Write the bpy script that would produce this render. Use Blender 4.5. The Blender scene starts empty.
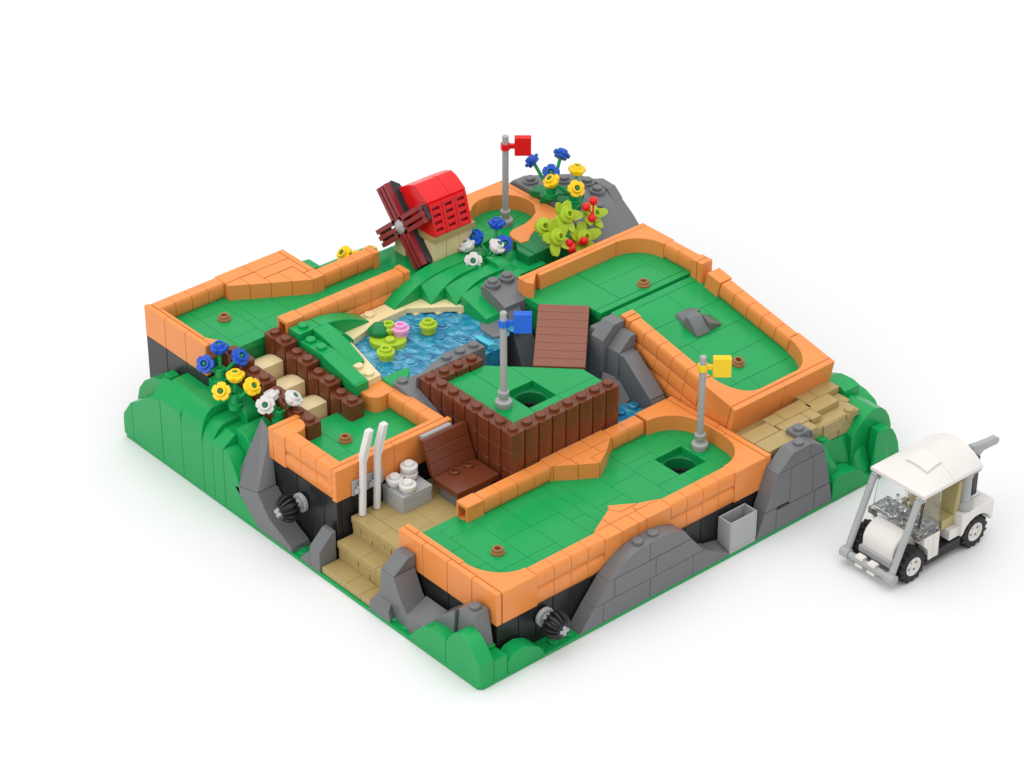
import bpy, bmesh, math, random
from mathutils import Vector, Matrix
random.seed(4)
PI = math.pi
sc = bpy.context.scene
COL = sc.collection
sc.unit_settings.scale_length = 0.008      # one unit is one stud, 8 mm

# ------------------------------------------------------------------ mesh builder
class MB:
    def __init__(s): s.v = []; s.f = []; s.T = None
    def add(s, vs, fs):
        n = len(s.v)
        if s.T is not None: vs = [tuple(s.T @ Vector(p)) for p in vs]
        s.v += [tuple(p) for p in vs]; s.f += [tuple(i + n for i in f) for f in fs]
        return s
    def box(s, x0, y0, z0, x1, y1, z1, b=.03):
        if x0 > x1: x0, x1 = x1, x0
        if y0 > y1: y0, y1 = y1, y0
        if z0 > z1: z0, z1 = z1, z0
        b = min(b, (x1-x0)*.3, (y1-y0)*.3, (z1-z0)*.3)
        vs = []; idx = {}
        for ix, (X, dx) in enumerate(((x0, b), (x1, -b))):
            for iy, (Y, dy) in enumerate(((y0, b), (y1, -b))):
                for iz, (Z, dz) in enumerate(((z0, b), (z1, -b))):
                    k = (ix, iy, iz)
                    idx[k] = len(vs)
                    vs += [(X, Y+dy, Z+dz), (X+dx, Y, Z+dz), (X+dx, Y+dy, Z)]
        fs = []
        order = ((0, 0), (1, 0), (1, 1), (0, 1))
        for e in (0, 1):
            fs.append([idx[(e, a, c)] for a, c in order])
            fs.append([idx[(a, e, c)]+1 for a, c in order])
            fs.append([idx[(a, c, e)]+2 for a, c in order])
        for a in (0, 1):
            for c in (0, 1):
                fs.append([idx[(a, c, 0)], idx[(a, c, 1)], idx[(a, c, 1)]+1, idx[(a, c, 0)]+1])
                fs.append([idx[(a, 0, c)], idx[(a, 1, c)], idx[(a, 1, c)]+2, idx[(a, 0, c)]+2])
                fs.append([idx[(0, a, c)]+1, idx[(1, a, c)]+1, idx[(1, a, c)]+2, idx[(0, a, c)]+2])
        for k in idx.values(): fs.append([k, k+1, k+2])
        return s.add(vs, fs)
    def brick(s, x0, y0, z0, x1, y1, z1, g=.014, b=.02):
        return s.box(x0+g, y0+g, z0, x1-g, y1-g, z1, b)
    def prism(s, poly, a0, a1, axis='z', b=.03):
        """polygon extruded along an axis; z:(x,y) x:(y,z) y:(x,z); chamfered caps"""
        n = len(poly)
        area = sum(poly[i][0]*poly[(i+1) % n][1]-poly[(i+1) % n][0]*poly[i][1] for i in range(n))
        if area < 0: poly = poly[::-1]
        inn = []
        for i in range(n):
            p, q, r = Vector(poly[i-1]), Vector(poly[i]), Vector(poly[(i+1) % n])
            e1 = (q-p); e2 = (r-q)
            if e1.length < 1e-6 or e2.length < 1e-6: inn.append(tuple(q)); continue
            e1.normalize(); e2.normalize()
            n1 = Vector((-e1.y, e1.x)); n2 = Vector((-e2.y, e2.x))
            m = n1+n2
            d = max(m.dot(n1), .35)
            inn.append(tuple(q+m*(b/d)))
        if a0 > a1: a0, a1 = a1, a0
        b2 = min(b, (a1-a0)*.3)
        rings = [(inn, a0), (poly, a0+b2), (poly, a1-b2), (inn, a1)]
        vs = []
        for pl, a in rings:
            for p in pl:
                vs.append({'z': (p[0], p[1], a), 'x': (a, p[0], p[1]), 'y': (p[0], a, p[1])}[axis])
        fs = [list(range(n))[::-1], list(range(3*n, 4*n))]
        for k in range(3):
            for i in range(n):
                j = (i+1) % n
                fs.append([k*n+i, k*n+j, (k+1)*n+j, (k+1)*n+i])
        return s.add(vs, fs)
    def lathe(s, prof, c=(0, 0, 0), d=(0, 0, 1), n=24):
        """profile of (r, h) turned about axis d through c"""
        d = Vector(d).normalized(); u = d.orthogonal().normalized(); w = d.cross(u); c = Vector(c)
        vs = []; rings = []
        for r, h in prof:
            if r < 1e-5: rings.append([len(vs)]); vs.append(tuple(c+d*h)); continue
            k = len(vs); rings.append(list(range(k, k+n)))
            for i in range(n):
                a = 2*PI*i/n
                vs.append(tuple(c+d*h+(u*math.cos(a)+w*math.sin(a))*r))
        fs = []
        for A, B in zip(rings, rings[1:]):
            if len(A) == 1 and len(B) == 1: continue
            for i in range(n):
                j = (i+1) % n
                if len(A) == 1: fs.append([A[0], B[i], B[j]])
                elif len(B) == 1: fs.append([A[i], A[j], B[0]])
                else: fs.append([A[i], A[j], B[j], B[i]])
        for R, rev in ((rings[0], True), (rings[-1], False)):
            if len(R) > 1: fs.append(R[::-1] if rev else R)
        return s.add(vs, fs)
    def cyl(s, p0, p1, r0, r1=None, n=20, b=.02):
        r1 = r0 if r1 is None else r1
        p0 = Vector(p0); p1 = Vector(p1); L = (p1-p0).length; b = min(b, L*.3, r0*.4)
        return s.lathe([(0, 0), (r0-b, 0), (r0, b), (r1, L-b), (r1-b, L), (0, L)], p0, p1-p0, n)
    def tube(s, pts, r, n=10):
        for a, c in zip(pts, pts[1:]): s.cyl(a, c, r, r, n, .005)
        for p in pts[1:-1]: s.ball(p, r, n)
        return s
    def ball(s, c, r, n=14):
        m = max(4, n//2)
        return s.lathe([(r*math.sin(PI*i/m), -r*math.cos(PI*i/m)) for i in range(m+1)], c, (0, 0, 1), n)
    def stud(s, x, y, z, r=.3, h=.2, n=20):
        return s.lathe([(r, -.03), (r, h-.035), (r-.035, h), (0, h)], (x, y, z), (0, 0, 1), n)
    def hull(s, pts, b=.04):
        bm = bmesh.new()
        for p in pts: bm.verts.new(p)
        r = bmesh.ops.convex_hull(bm, input=bm.verts)
        bmesh.ops.delete(bm, geom=[v for v in bm.verts if not v.link_faces], context='VERTS')
        bmesh.ops.dissolve_limit(bm, angle_limit=.02, verts=bm.verts, edges=bm.edges)
        if b: bmesh.ops.bevel(bm, geom=list(bm.edges), offset=b, segments=1, affect='EDGES', clamp_overlap=True)
        bm.verts.index_update()
        s.add([tuple(v.co) for v in bm.verts], [[v.index for v in f.verts] for f in bm.faces])
        bm.free(); return s
    def build(s, name, mat, parent=None, sharp=32):
        off = Vector((0, 0, 0)); p = parent
        while p is not None:
            off += Vector(p.get('_org', (0, 0, 0))); p = p.parent
        me = bpy.data.meshes.new(name)
        me.from_pydata([tuple(Vector(v)-off) for v in s.v], [], s.f)
        bm = bmesh.new(); bm.from_mesh(me)
        bmesh.ops.recalc_face_normals(bm, faces=bm.faces); bm.to_mesh(me); bm.free()
        me.polygons.foreach_set('use_smooth', [True]*len(me.polygons))
        me.set_sharp_from_angle(angle=math.radians(sharp))
        me.materials.append(mat)
        o = bpy.data.objects.new(name, me); COL.objects.link(o)
        if parent is not None: o.parent = parent
        return o

def tag(o, label=None, cat=None, group=None, kind=None):
    if label: o['label'] = label
    if cat: o['category'] = cat
    if group: o['group'] = group
    if kind: o['kind'] = kind
    return o
def thing(name, label, cat, loc, group=None):
    o = bpy.data.objects.new(name, None); COL.objects.link(o)
    o.empty_display_size = .3; o.location = loc; o['_org'] = tuple(loc)
    return tag(o, label, cat, group)
def copy_tree(o, parent=None):
    c = o.copy(); COL.objects.link(c)
    if parent is not None: c.parent = parent
    for ch in list(o.children): copy_tree(ch, c)
    return c
def lone(mb, name, mat, label, cat, loc, group=None):
    """a thing that is one mesh, its origin at loc"""
    me = mb.build(name, mat); me.data.transform(Matrix.Translation(-Vector(loc))); me.location = loc
    return tag(me, label, cat, group)
def arc(cx, cy, rx, ry, a0, a1, n=10):
    return [(cx+rx*math.cos(math.radians(a0+(a1-a0)*i/n)), cy+ry*math.sin(math.radians(a0+(a1-a0)*i/n))) for i in range(n+1)]

# ------------------------------------------------------------------ materials
def lin(c):
    return tuple((x/12.92 if x <= .04045 else ((x+.055)/1.055)**2.4) for x in (v/255 for v in c))
def plastic(name, rgb, rough=.24, spec=.32, bump=.012, var=.05):
    m = bpy.data.materials.new(name); m.use_nodes = True
    nt = m.node_tree; N = nt.nodes; L = nt.links; b = N['Principled BSDF']
    tc = N.new('ShaderNodeTexCoord'); n1 = N.new('ShaderNodeTexNoise')
    n1.inputs['Scale'].default_value = .7; n1.inputs['Detail'].default_value = 3
    L.new(tc.outputs['Object'], n1.inputs['Vector'])
    mx = N.new('ShaderNodeMix'); mx.data_type = 'RGBA'
    c = rgb
    mx.inputs[6].default_value = (*[x*(1-var) for x in c], 1); mx.inputs[7].default_value = (*[min(1, x*(1+var)) for x in c], 1)
    L.new(n1.outputs['Fac'], mx.inputs[0]); L.new(mx.outputs[2], b.inputs['Base Color'])
    n2 = N.new('ShaderNodeTexNoise'); n2.inputs['Scale'].default_value = 9; n2.inputs['Detail'].default_value = 4
    L.new(tc.outputs['Object'], n2.inputs['Vector'])
    mr = N.new('ShaderNodeMapRange'); mr.inputs[3].default_value = rough*.8; mr.inputs[4].default_value = rough*1.25
    L.new(n2.outputs['Fac'], mr.inputs[0]); L.new(mr.outputs[0], b.inputs['Roughness'])
    bp = N.new('ShaderNodeBump'); bp.inputs['Strength'].default_value = .25; bp.inputs['Distance'].default_value = bump
    n3 = N.new('ShaderNodeTexNoise'); n3.inputs['Scale'].default_value = 1.1; n3.inputs['Detail'].default_value = 2
    L.new(tc.outputs['Object'], n3.inputs['Vector'])
    L.new(n3.outputs['Fac'], bp.inputs['Height']); L.new(bp.outputs['Normal'], b.inputs['Normal'])
    b.inputs['Specular IOR Level'].default_value = spec
    return m
ORANGE = plastic('orange_plastic', (.79, .268, .066))
GREEN = plastic('green_plastic', (.006, .325, .082), spec=.28)
DKGREEN = plastic('deep_green_plastic', (.006, .20, .055), spec=.28)
BROWN = plastic('brown_plastic', (.150, .036, .013), spec=.45)
RAMPBR = plastic('ramp_brown_plastic', (.235, .082, .050), rough=.25)
DGRAY = plastic('stone_grey_plastic', (.155, .159, .165))
LGRAY = plastic('light_grey_plastic', (.39, .40, .41))
MGRAY = plastic('mid_grey_plastic', (.37, .38, .38))
BLACK = plastic('black_plastic', (.016, .017, .018), rough=.3, spec=.35)
CHAR = plastic('charcoal_plastic', (.032, .033, .036))
DKTAN = plastic('dark_tan_plastic', (.41, .305, .125))
TAN = plastic('tan_plastic', (.72, .58, .33))
CREAM = plastic('cream_plastic', (.78, .64, .36))
WHITE = plastic('white_plastic', (.68, .66, .64))
CARTW = plastic('cart_white_plastic', (.72, .685, .65))
RED = plastic('red_plastic', (.74, .008, .012))
DKRED = plastic('dark_red_plastic', (.26, .020, .028))
BLUE = plastic('blue_plastic', (.012, .085, .50))
FLAGBLUE = plastic('flag_blue_plastic', (.012, .13, .66))
YELLOW = plastic('yellow_plastic', (.90, .60, .012))
LIME = plastic('lime_plastic', (.40, .56, .028))
PINK = plastic('pink_plastic', (.80, .36, .62))
NOUGAT = plastic('tee_brown_plastic', (.34, .15, .055))
OLIVE = plastic('seat_olive_tan_plastic', (.45, .38, .17))
RUBBER = plastic('rubber', (.018, .018, .018), rough=.55, bump=.03)

def glassy(name, rgb, rough=.06, ior=1.45):
    m = bpy.data.materials.new(name); m.use_nodes = True
    nt = m.node_tree; N = nt.nodes; L = nt.links; b = N['Principled BSDF']
    b.inputs['Base Color'].default_value = (*rgb, 1); b.inputs['Roughness'].default_value = rough
    b.inputs['IOR'].default_value = ior; b.inputs['Transmission Weight'].default_value = 1
    tc = N.new('ShaderNodeTexCoord'); n = N.new('ShaderNodeTexNoise'); n.inputs['Scale'].default_value = 2.2
    L.new(tc.outputs['Object'], n.inputs['Vector'])
    bp = N.new('ShaderNodeBump'); bp.inputs['Strength'].default_value = .35; bp.inputs['Distance'].default_value = .08
    L.new(n.outputs['Fac'], bp.inputs['Height']); L.new(bp.outputs['Normal'], b.inputs['Normal'])
    return m
CLEAR = glassy('clear_plastic', (.93, .95, .96))
AQUA = glassy('aqua_clear_plastic', (.16, .78, .98), .05)
AQUA.node_tree.nodes['Principled BSDF'].inputs['Transmission Weight'].default_value = .3
def water_mat():
    m = bpy.data.materials.new('pond_blue_plastic'); m.use_nodes = True
    nt = m.node_tree; N = nt.nodes; L = nt.links; b = N['Principled BSDF']
    tc = N.new('ShaderNodeTexCoord')
    mp = N.new('ShaderNodeMapping'); mp.inputs['Scale'].default_value = (1.0, .55, 1); mp.inputs['Rotation'].default_value = (0, 0, .75)
    L.new(tc.outputs['Object'], mp.inputs['Vector'])
    n = N.new('ShaderNodeTexNoise'); n.inputs['Scale'].default_value = 1.9; n.inputs['Detail'].default_value = 5; n.inputs['Distortion'].default_value = 1.6
    L.new(mp.outputs[0], n.inputs['Vector'])
    v = N.new('ShaderNodeTexVoronoi'); v.inputs['Scale'].default_value = 1.7; L.new(mp.outputs[0], v.inputs['Vector'])
    ad = N.new('ShaderNodeMath'); ad.operation = 'MULTIPLY_ADD'; ad.inputs[1].default_value = .35
    L.new(v.outputs['Distance'], ad.inputs[0]); L.new(n.outputs['Fac'], ad.inputs[2])
    cr = N.new('ShaderNodeValToRGB'); L.new(ad.outputs[0], cr.inputs[0])
    e = cr.color_ramp.elements
    e[0].position = .38; e[0].color = (.004, .10, .25, 1)
    e[1].position = .92; e[1].color = (.13, .44, .58, 1)
    k = e.new(.56); k.color = (.008, .19, .36, 1)
    k = e.new(.72); k.color = (.016, .27, .44, 1)
    L.new(cr.outputs[0], b.inputs['Base Color'])
    b.inputs['Roughness'].default_value = .12
    b.inputs['Coat Weight'].default_value = .6; b.inputs['Coat Roughness'].default_value = .05
    bp = N.new('ShaderNodeBump'); bp.inputs['Strength'].default_value = .5; bp.inputs['Distance'].default_value = .12
    L.new(ad.outputs[0], bp.inputs['Height']); L.new(bp.outputs['Normal'], b.inputs['Normal'])
    return m
WATER = water_mat()
def ground_mat():
    m = bpy.data.materials.new('white_backdrop'); m.use_nodes = True
    nt = m.node_tree; N = nt.nodes; L = nt.links; b = N['Principled BSDF']
    tc = N.new('ShaderNodeTexCoord'); n = N.new('ShaderNodeTexNoise'); n.inputs['Scale'].default_value = .15
    L.new(tc.outputs['Object'], n.inputs['Vector'])
    mr = N.new('ShaderNodeMapRange'); mr.inputs[3].default_value = .60; mr.inputs[4].default_value = .68
    L.new(n.outputs['Fac'], mr.inputs[0]); L.new(mr.outputs[0], b.inputs['Roughness'])
    b.inputs['Base Color'].default_value = (0.765, 0.765, 0.7690, 1); b.inputs['Specular IOR Level'].default_value = .25
    return m
GROUND = ground_mat()

# ------------------------------------------------------------------ the setting
g = MB(); g.add([(-500, -500, 0), (500, -500, 0), (500, 500, 0), (-500, 500, 0)], [(0, 1, 2, 3)])
tag(g.build('ground', GROUND), kind='structure')

b = MB(); b.prism([(.25, 0), (31.75, 0), (32, .25), (32, 31.75), (31.75, 32), (.25, 32), (0, 31.75), (0, .25)], .005, .2, 'z', .03)
for x, y in ((.5, 6.5), (.5, 7.5), (.5, 15.5), (.5, 14.5), (4.5, .5), (5.5, .5), (3.5, .5), (6.5, .5), (.5, 5.5), (26.5, .5)): b.stud(x, y, .2)
lone(b, 'baseplate', GREEN, 'thin square green baseplate lying on the white ground under the whole course', 'baseplate', (16, 16, 0))

# ------------------------------------------------------------------ course building blocks
def lobe(t0, t1, z0, h=1.0):
    """closed outline of a log rail, rounded rows one unit tall"""
    prof = [(0., .13), (.08, .05), (.2, .0), (.8, .0), (.92, .05), (1., .13)]
    return prof
def log_poly(t0, t1, z0, nl, top=True):
    L = []; R = []
    for k in range(nl):
        for f, d in ((0., .11), (.08, .05), (.24, .008), (.5, 0), (.76, .008), (.92, .05), (1., .11)):
            L.append((t0+d, z0+k+f)); R.append((t1-d, z0+k+f))
    return L+R[::-1]
def logs(mb, run, a0, a1, step, t0, t1, z0, nl=2, hollow=False):
    """row of log bricks running along 'x' or 'y'"""
    n = max(1, round((a1-a0)/step)); st = (a1-a0)/n
    for i in range(n):
        p, q = a0+i*st+.012, a0+(i+1)*st-.012
        if hollow and i == 0:             # first piece is an open channel
            zt = z0+nl
            mb.brick(p, t0, zt-.24, q, t1, zt, 0, .03); mb.box(p, t0+.01, zt-1, q, t0+.17, zt-.242, .01); mb.box(p, t1-.17, zt-1, q, t1-.01, zt-.242, .01)
            mb.box(p, t0+.01, z0, q, t1-.01, zt-1.002, .02); mb.box(q-.1, t0+.172, zt-.998, q, t1-.172, zt-.244, .01)
            continue
        if run == 'x': mb.prism(log_poly(t0, t1, z0, nl), p, q, 'x', .014)
        else: mb.prism(log_poly(t0, t1, z0, nl), p, q, 'y', .014)
def panels(mb, run, a0, a1, step, t0, t1, z0, z1):
    n = max(1, round((a1-a0)/step)); st = (a1-a0)/n
    for i in range(n):
        p, q = a0+i*st, a0+(i+1)*st
        if run == 'x': mb.brick(p, t0, z0, q, t1, z1,   .01, .03)
        else: mb.brick(t0, p, z0, t1, q, z1, .018, .025)
def tiles(mb, x0, x1, y0, y1, zt, th=.4, skip=None, seedy=0, swap=False):
    """flat tiles two studs wide laid in staggered rows"""
    rnd = random.Random(seedy)
    if swap: x0, x1, y0, y1 = y0, y1, x0, x1
    x = x0
    k = 0
    while x < x1-.01:
        w = min(2, x1-x); y = y0 + 0
        first = True
        while y < y1-.01:
            l = rnd.choice((2, 4, 4, 3)) if not first else rnd.choice((1, 2, 3, 4))
            first = False
            l = min(l, y1-y)
            cells = [(x, y, x+w, y+l)]
            if skip:
                out = []
                for c in cells:
                    sx0, sy0, sx1, sy1 = skip
                    if c[2] <= sx0+.01 or c[0] >= sx1-.01 or c[3] <= sy0+.01 or c[1] >= sy1-.01: out.append(c); continue
                    if c[1] < sy0: out.append((c[0], c[1], c[2], sy0))
                    if c[3] > sy1: out.append((c[0], sy1, c[2], c[3]))
                    ya, yb = max(c[1], sy0), min(c[3], sy1)
                    if c[0] < sx0: out.append((c[0], ya, sx0, yb))
                    if c[2] > sx1: out.append((sx1, ya, c[2], yb))
                cells = out
            for c in cells:
                if c[2]-c[0] > .02 and c[3]-c[1] > .02:
                    (mb.box(c[1]+.008, c[0]+.008, zt-th, c[3]-.008, c[2]-.008, zt, .012) if swap else mb.box(c[0]+.008, c[1]+.008, zt-th, c[2]-.008, c[3]-.008, zt, .012))
            y += l
        x += w; k += 1
def corner(mb, cx, cy, x, y, rx, ry, z0, z1, n=10):
    """block filling the corner (x,y) outside a quarter ellipse centred on (cx,cy)"""
    sx = 1 if x > cx else -1; sy = 1 if y > cy else -1
    a = [(cx+sx*rx*math.cos(PI/2*i/n), cy+sy*ry*math.sin(PI/2*i/n)) for i in range(n+1)]
    poly = [(x, cy)] + a + [(cx, y), (x, y)]
    if abs(x-(cx+sx*rx)) < .01: poly = poly[1:]
    mb.prism(poly, z0, z1, 'z', .035)
def hole(root, x0, y0, zt, z0):
    """square recess with a round green collar and a dark cup below"""
    m = MB(); cx, cy = x0+1, y0+1
    o = [(x0-.05, y0-.05), (x0+2.05, y0-.05), (x0+2.05, y0+2.05), (x0-.05, y0+2.05)]
    n = 32
    vs = []; fs = []
    zc = zt-.4
    for i in range(n):
        a = 2*PI*i/n+PI/4
        c, s_ = math.cos(a), math.sin(a); k = 1.05/max(abs(c), abs(s_))
        vs += [(cx+c*k, cy+s_*k, zc), (cx+c*.95, cy+s_*.95, zc), (cx+c*.9, cy+s_*.9, zc-.06), (cx+c*.9, cy+s_*.9, zc-.8)]
    for i in range(n):
        j = (i+1) % n
        for q in range(3): fs.append([i*4+q, j*4+q, j*4+q+1, i*4+q+1])
    m.add(vs, fs); m.build('hole_collar', DKGREEN, root)
    c = MB(); c.lathe([(0, zc-.82), (1.0, zc-.82), (1.0, zc-.76), (0, zc-.76)], (cx, cy, 0))
    for i in range(8):
        a = i*PI/4+.3
        c.box(cx+.55*math.cos(a)-.13, cy+.55*math.sin(a)-.13, zc-.8, cx+.55*math.cos(a)+.13, cy+.55*math.sin(a)+.13, zc-.5, .03)
    c.lathe([(.32, zc-.78), (.32, zc-.62), (.2, zc-.6), (0, zc-.6)], (cx, cy, 0))
    c.build('hole_cup', BLACK, root)

# ---- lane A: the long front lane -------------------------------------------------
A = thing('putting_lane', 'long front putting lane with two orange bumpers, yellow flag and a square hole', 'putting lane', (12, 5, .2), 'mini golf lanes')
t = MB()
tiles(t, 2.4, 11.4, 1.6, 8.4, 3.6, seedy=2); tiles(t, 11.4, 12.2, 1.6, 8.4, 3.6, seedy=9)
tiles(t, 12.2, 21.7, 1.6, 8.4, 3.6, skip=(17.85, 3.95, 19.85, 5.95), seedy=5)
for xx in range(3): pass
t.box(2.4, 8.4, 3.0, 6.2, 9.0, 3.59, .02)
t.build('turf', GREEN, A)
hole(A, 17.85, 3.95, 3.6, 2)
u = MB()
u.box(2.45, 1.5, .2, 17.7, 8.5, 3.17, 0.01); u.box(20, 1.5, .2, 21.6, 8.5, 3.17, .01)
u.box(17.7, 1.5, .2, 20, 3.9, 3.17, .01); u.box(17.7, 6.0, .2, 20, 8.5, 3.17, .01)
u.build('foundation_core', BLACK, A)
f = MB()
x = 2.4
panels(f, 'x', 2.4, 21.6, 1.2, 1.1, 1.5, .2, 2.58); panels(f, 'y', 1.1, 8.9, 2, 2.1, 2.5, .2, 2.58)
panels(f, 'x', 2.4, 21.6, 1.2, 8.5, 8.9, .2, 2.6); panels(f, 'y', 1.1, 8.9, 2, 21.5, 21.9, .2, 2.58)
f.build('foundation', BLACK, A)
Z0, Z1 = 2.6, 4.6
r = MB()   # front rail
corner(r, 4.79, 4.4, 2.42, 1.0, 2.1, 2.45, Z0, Z1)
logs(r, 'x', 4.8, 9.6, 1.2, 1.02, 1.95, Z0)
r.brick(9.6, 1.0, Z0, 10.8, 1.95, Z1); r.brick(10.8, 1.0, Z0, 12.0, 1.95, Z1); r.brick(12, 1.0, Z0, 12.6, 1.95, Z1); r.brick(12.6, 1.0, Z0, 14.4, 1.95, Z1)
r.prism([(9.62, 1.97), (10.74, 1.97), (10.74, 2.55)], 3.5, Z1-.006, 'z', .02)
r.prism([(10.78, 1.97), (12.7, 1.97), (12.7, 2.38), (11.95, 2.38), (11.6, 2.98), (10.78, 2.58)], 3.5, Z1-.003, 'z', .02)
r.prism([(11.64, 3.0), (11.98, 2.42), (13.2, 2.42), (11.85, 3.3)], 3.5, Z1-.006, 'z', .02)
r.prism([(12.75, 1.97), (14.3, 1.97), (13.28, 2.38), (12.75, 2.38)], 3.5, Z1-.006, 'z', .02)
logs(r, 'x', 14.4, 19.2, 1.2, 1.02, 1.95, Z0)
corner(r, 19.21, 4.2, 21.58, 1.0, 2.15, 2.25, Z0, Z1)
r.build('rail', ORANGE, A)
r = MB()   # left end
panels(r, 'y', 1.0, 9.0, 2, 2.0, 2.38, Z0, Z1); r.brick(2.4, 4.42, 3.4, 2.76, 8.0, Z1); r.brick(2.4, 8.02, 3.4, 2.76, 9.0, Z1)
r.build('rail', ORANGE, A)
r = MB()   # right end
panels(r, 'y', 1.0, 9.0, 4, 21.62, 22.0, Z0, Z1); r.brick(21.36, 4.22, 3.4, 21.6, 5.9, Z1)
r.build('rail', ORANGE, A)
r = MB()   # back rail
logs(r, 'x', 6.0, 12.0, 1.2, 8.05, 8.98, Z0, hollow=True)
r.brick(12.0, 8.05, Z0, 13.2, 9.0, Z1); r.brick(13.2, 8.05, Z0, 15, 9.0, Z1); r.brick(15, 8.05, Z0, 16.6, 9.0, Z1)
r.prism([(12.2, 8.03), (13.3, 8.03), (13.3, 7.27)], 3.5, Z1-.004, 'z', .02)
r.prism([(13.34, 8.03), (13.34, 7.25), (14.3, 6.62), (14.3, 7.35), (15.1, 7.35), (15.1, 8.03)], 3.5, Z1-.006, 'z', .02)
r.prism([(14.34, 7.31), (14.34, 6.62), (15.5, 7.31)], 3.5, Z1-.004, 'z', .02)
r.prism([(15.14, 8.03), (15.14, 7.36), (15.55, 7.36), (16.4, 8.03)], 3.5, Z1-.008, 'z', .02)
logs(r, 'x', 16.6, 19.0, 1.2, 8.05, 8.98, Z0)
r.brick(19.0, 8.0, Z0, 21.6, 9.0, 3.5); corner(r, 19.2, 6.0, 21.58, 9.0, 2.15, 2.0, 3.5, Z1)
r.build('rail', ORANGE, A)

# ---- lane G: the little tee lane behind the golf clubs ---------------------------
G = thing('putting_lane', 'smallest putting lane, orange walled, behind the two white golf clubs', 'putting lane', (5.4, 16.4, .2), 'mini golf lanes')
gx0, gx1, gy0, gy1, gz = 1.32, 9.5, 13.44, 19.44, 6.2
t = MB(); tiles(t, gx0+.8, 9.0, gy0+.4, gy1-.1, gz-1, seedy=3); t.build('turf', GREEN, G)
f = MB(); f.box(gx0+.5, gy0+.5, .2, gx1-.6, gy1-.2, gz-1.43, .01); f.build('foundation_core', BLACK, G)
f = MB(); panels(f, 'y', gy0+.1, gy1, 1.2, gx0+.1, gx0+.48, .2, gz-2.05); panels(f, 'x', gx0+.5, gx1-.2, 1.2, gy0+.1, gy0+.48, .2, gz-2.02)
f.build('foundation', BLACK, G)
r = MB()
r.brick(gx0, gy1-.38, gz-2, gx0+2.0, gy1, gz)
r.prism([(gx0, gy1-1.5), (gx0+1.1, gy1-1.5)]+arc(gx0+1.1, gy1-.7, .75, .8, -90, 0, 6)[1:]+[(gx0+1.85, gy1-.4), (gx0, gy1-.4)], gz-1.1, gz-.003, 'z', .03)
r.brick(gx0, gy1-1.5, gz-2, gx0+.9, gy1-.4, gz-1.1)
logs(r, 'y', gy0+.4, gy1-1.5, 1.2, gx0+.03, gx0+.95, gz-2)
r.build('rail', ORANGE, G)
r = MB(); panels(r, 'x', gx0, gx1, 4.2, gy0, gy0+.38, gz-2, gz); r.brick(gx0+.02, gy0+.4, gz-1, gx1-.8, gy0+.72, gz-.004); r.build('rail', ORANGE, G)
r = MB(); logs(r, 'y', gy0+.4, gy1-1.7, 1.2, gx1-1.1, gx1-.15, gz-2)
r.prism([(gx1-.2, gy1), (gx1-2.1, gy1), (gx1-2.1, gy1-.9)]+arc(gx1-1.4, gy1-.95, .7, .75, 180, 290, 6)+[(gx1-.95, gy1-1.68), (gx1-.2, gy1-1.68)], gz-1.1, gz, 'z', .03)
r.build('rail', ORANGE, G)

# ---- lane D: back left lane --------------------------------------------------------
D = thing('putting_lane', 'back left putting lane with a stepped orange wedge, leading to the windmill', 'putting lane', (8, 29, .2), 'mini golf lanes')
dz = 8.06
t = MB(); tiles(t, 2.4, 7, 26.03, 31.6, dz-1, seedy=4); tiles(t, 7, 12, 25.6, 31.4, dz-1, seedy=8); tiles(t, 12, 16, 25.6, 28.4, dz-1, seedy=18); tiles(t, 16, 20, 25.6, 29.4, dz-1, seedy=21); t.build('turf', GREEN, D)
f = MB(); f.box(2.5, 26.05, .2, 12, 31.5, dz-1.42, .01); f.box(12, 25.5, .2, 18, 28.9, dz-1.42, .01); f.build('foundation_core', DKGREEN, D)
f = MB(); panels(f, 'y', 26, 32, 2, 2.02, 2.45, .2, dz-2.02); panels(f, 'x', 2.5, 12, 2, 31.5, 31.9, .2, dz-2.02); f.build('foundation', CHAR, D)
r = MB(); panels(r, 'y', 26, 32, 2, 2.0, 2.38, dz-2, dz); r.brick(2.4, 26.8, dz-1, 2.62, 31, dz-.005)
r.prism([(2.4, 26.78), (2.4, 26.02), (3.0, 26.02), (2.62, 26.78)], dz-1, dz-.01, 'z', .02); r.build('rail', ORANGE, D)
r = MB(); logs(r, 'x', 2.4, 7.0, 1.15, 31.0, 31.95, dz-2)
for i, (xa, ya, yb) in enumerate(((7.0, 30.6, 29.95), (8.05, 29.9, 29.3), (9.1, 29.25, 28.65), (10.15, 28.6, 28.0))):
    r.prism([(xa+.015, 30.9 if i < 2 else 29.95), (xa+.015, ya), (xa+1.035, yb), (xa+1.035, 30.9 if i < 2 else 29.95)], dz-1.05, dz-.004*(i+1), 'z', .02)
r.brick(7, 30.95, dz-2, 9, 32, dz); r.brick(9, 30.95, dz-2, 11.6, 32, dz-.005); r.brick(9.1, 30.0, dz-1, 11.3, 30.93, dz-.008)
r.brick(11.2, 28.98, dz-1, 11.6, 30.9, dz-.003); r.brick(11.62, 28.95, dz-2, 12.0, 32, dz)
r.build('rail', ORANGE, D)
r = MB(); r.brick(11.2, 27.95, dz-2, 12.0, 28.93, dz); logs(r, 'x', 12.0, 15.7, 1.2, 27.98, 28.9, dz-2); r.brick(15.7, 27.93, dz-2, 16.1, 28.95, dz+.03); r.build('rail', ORANGE, D)
r = MB(); logs(r, 'x', 7.0, 15.6, 1.2, 25.03, 25.97, dz-2, hollow=True); r.brick(15.62, 25.0, dz-2, 16.05, 26.0, dz+.03); r.build('rail', ORANGE, D)

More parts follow.
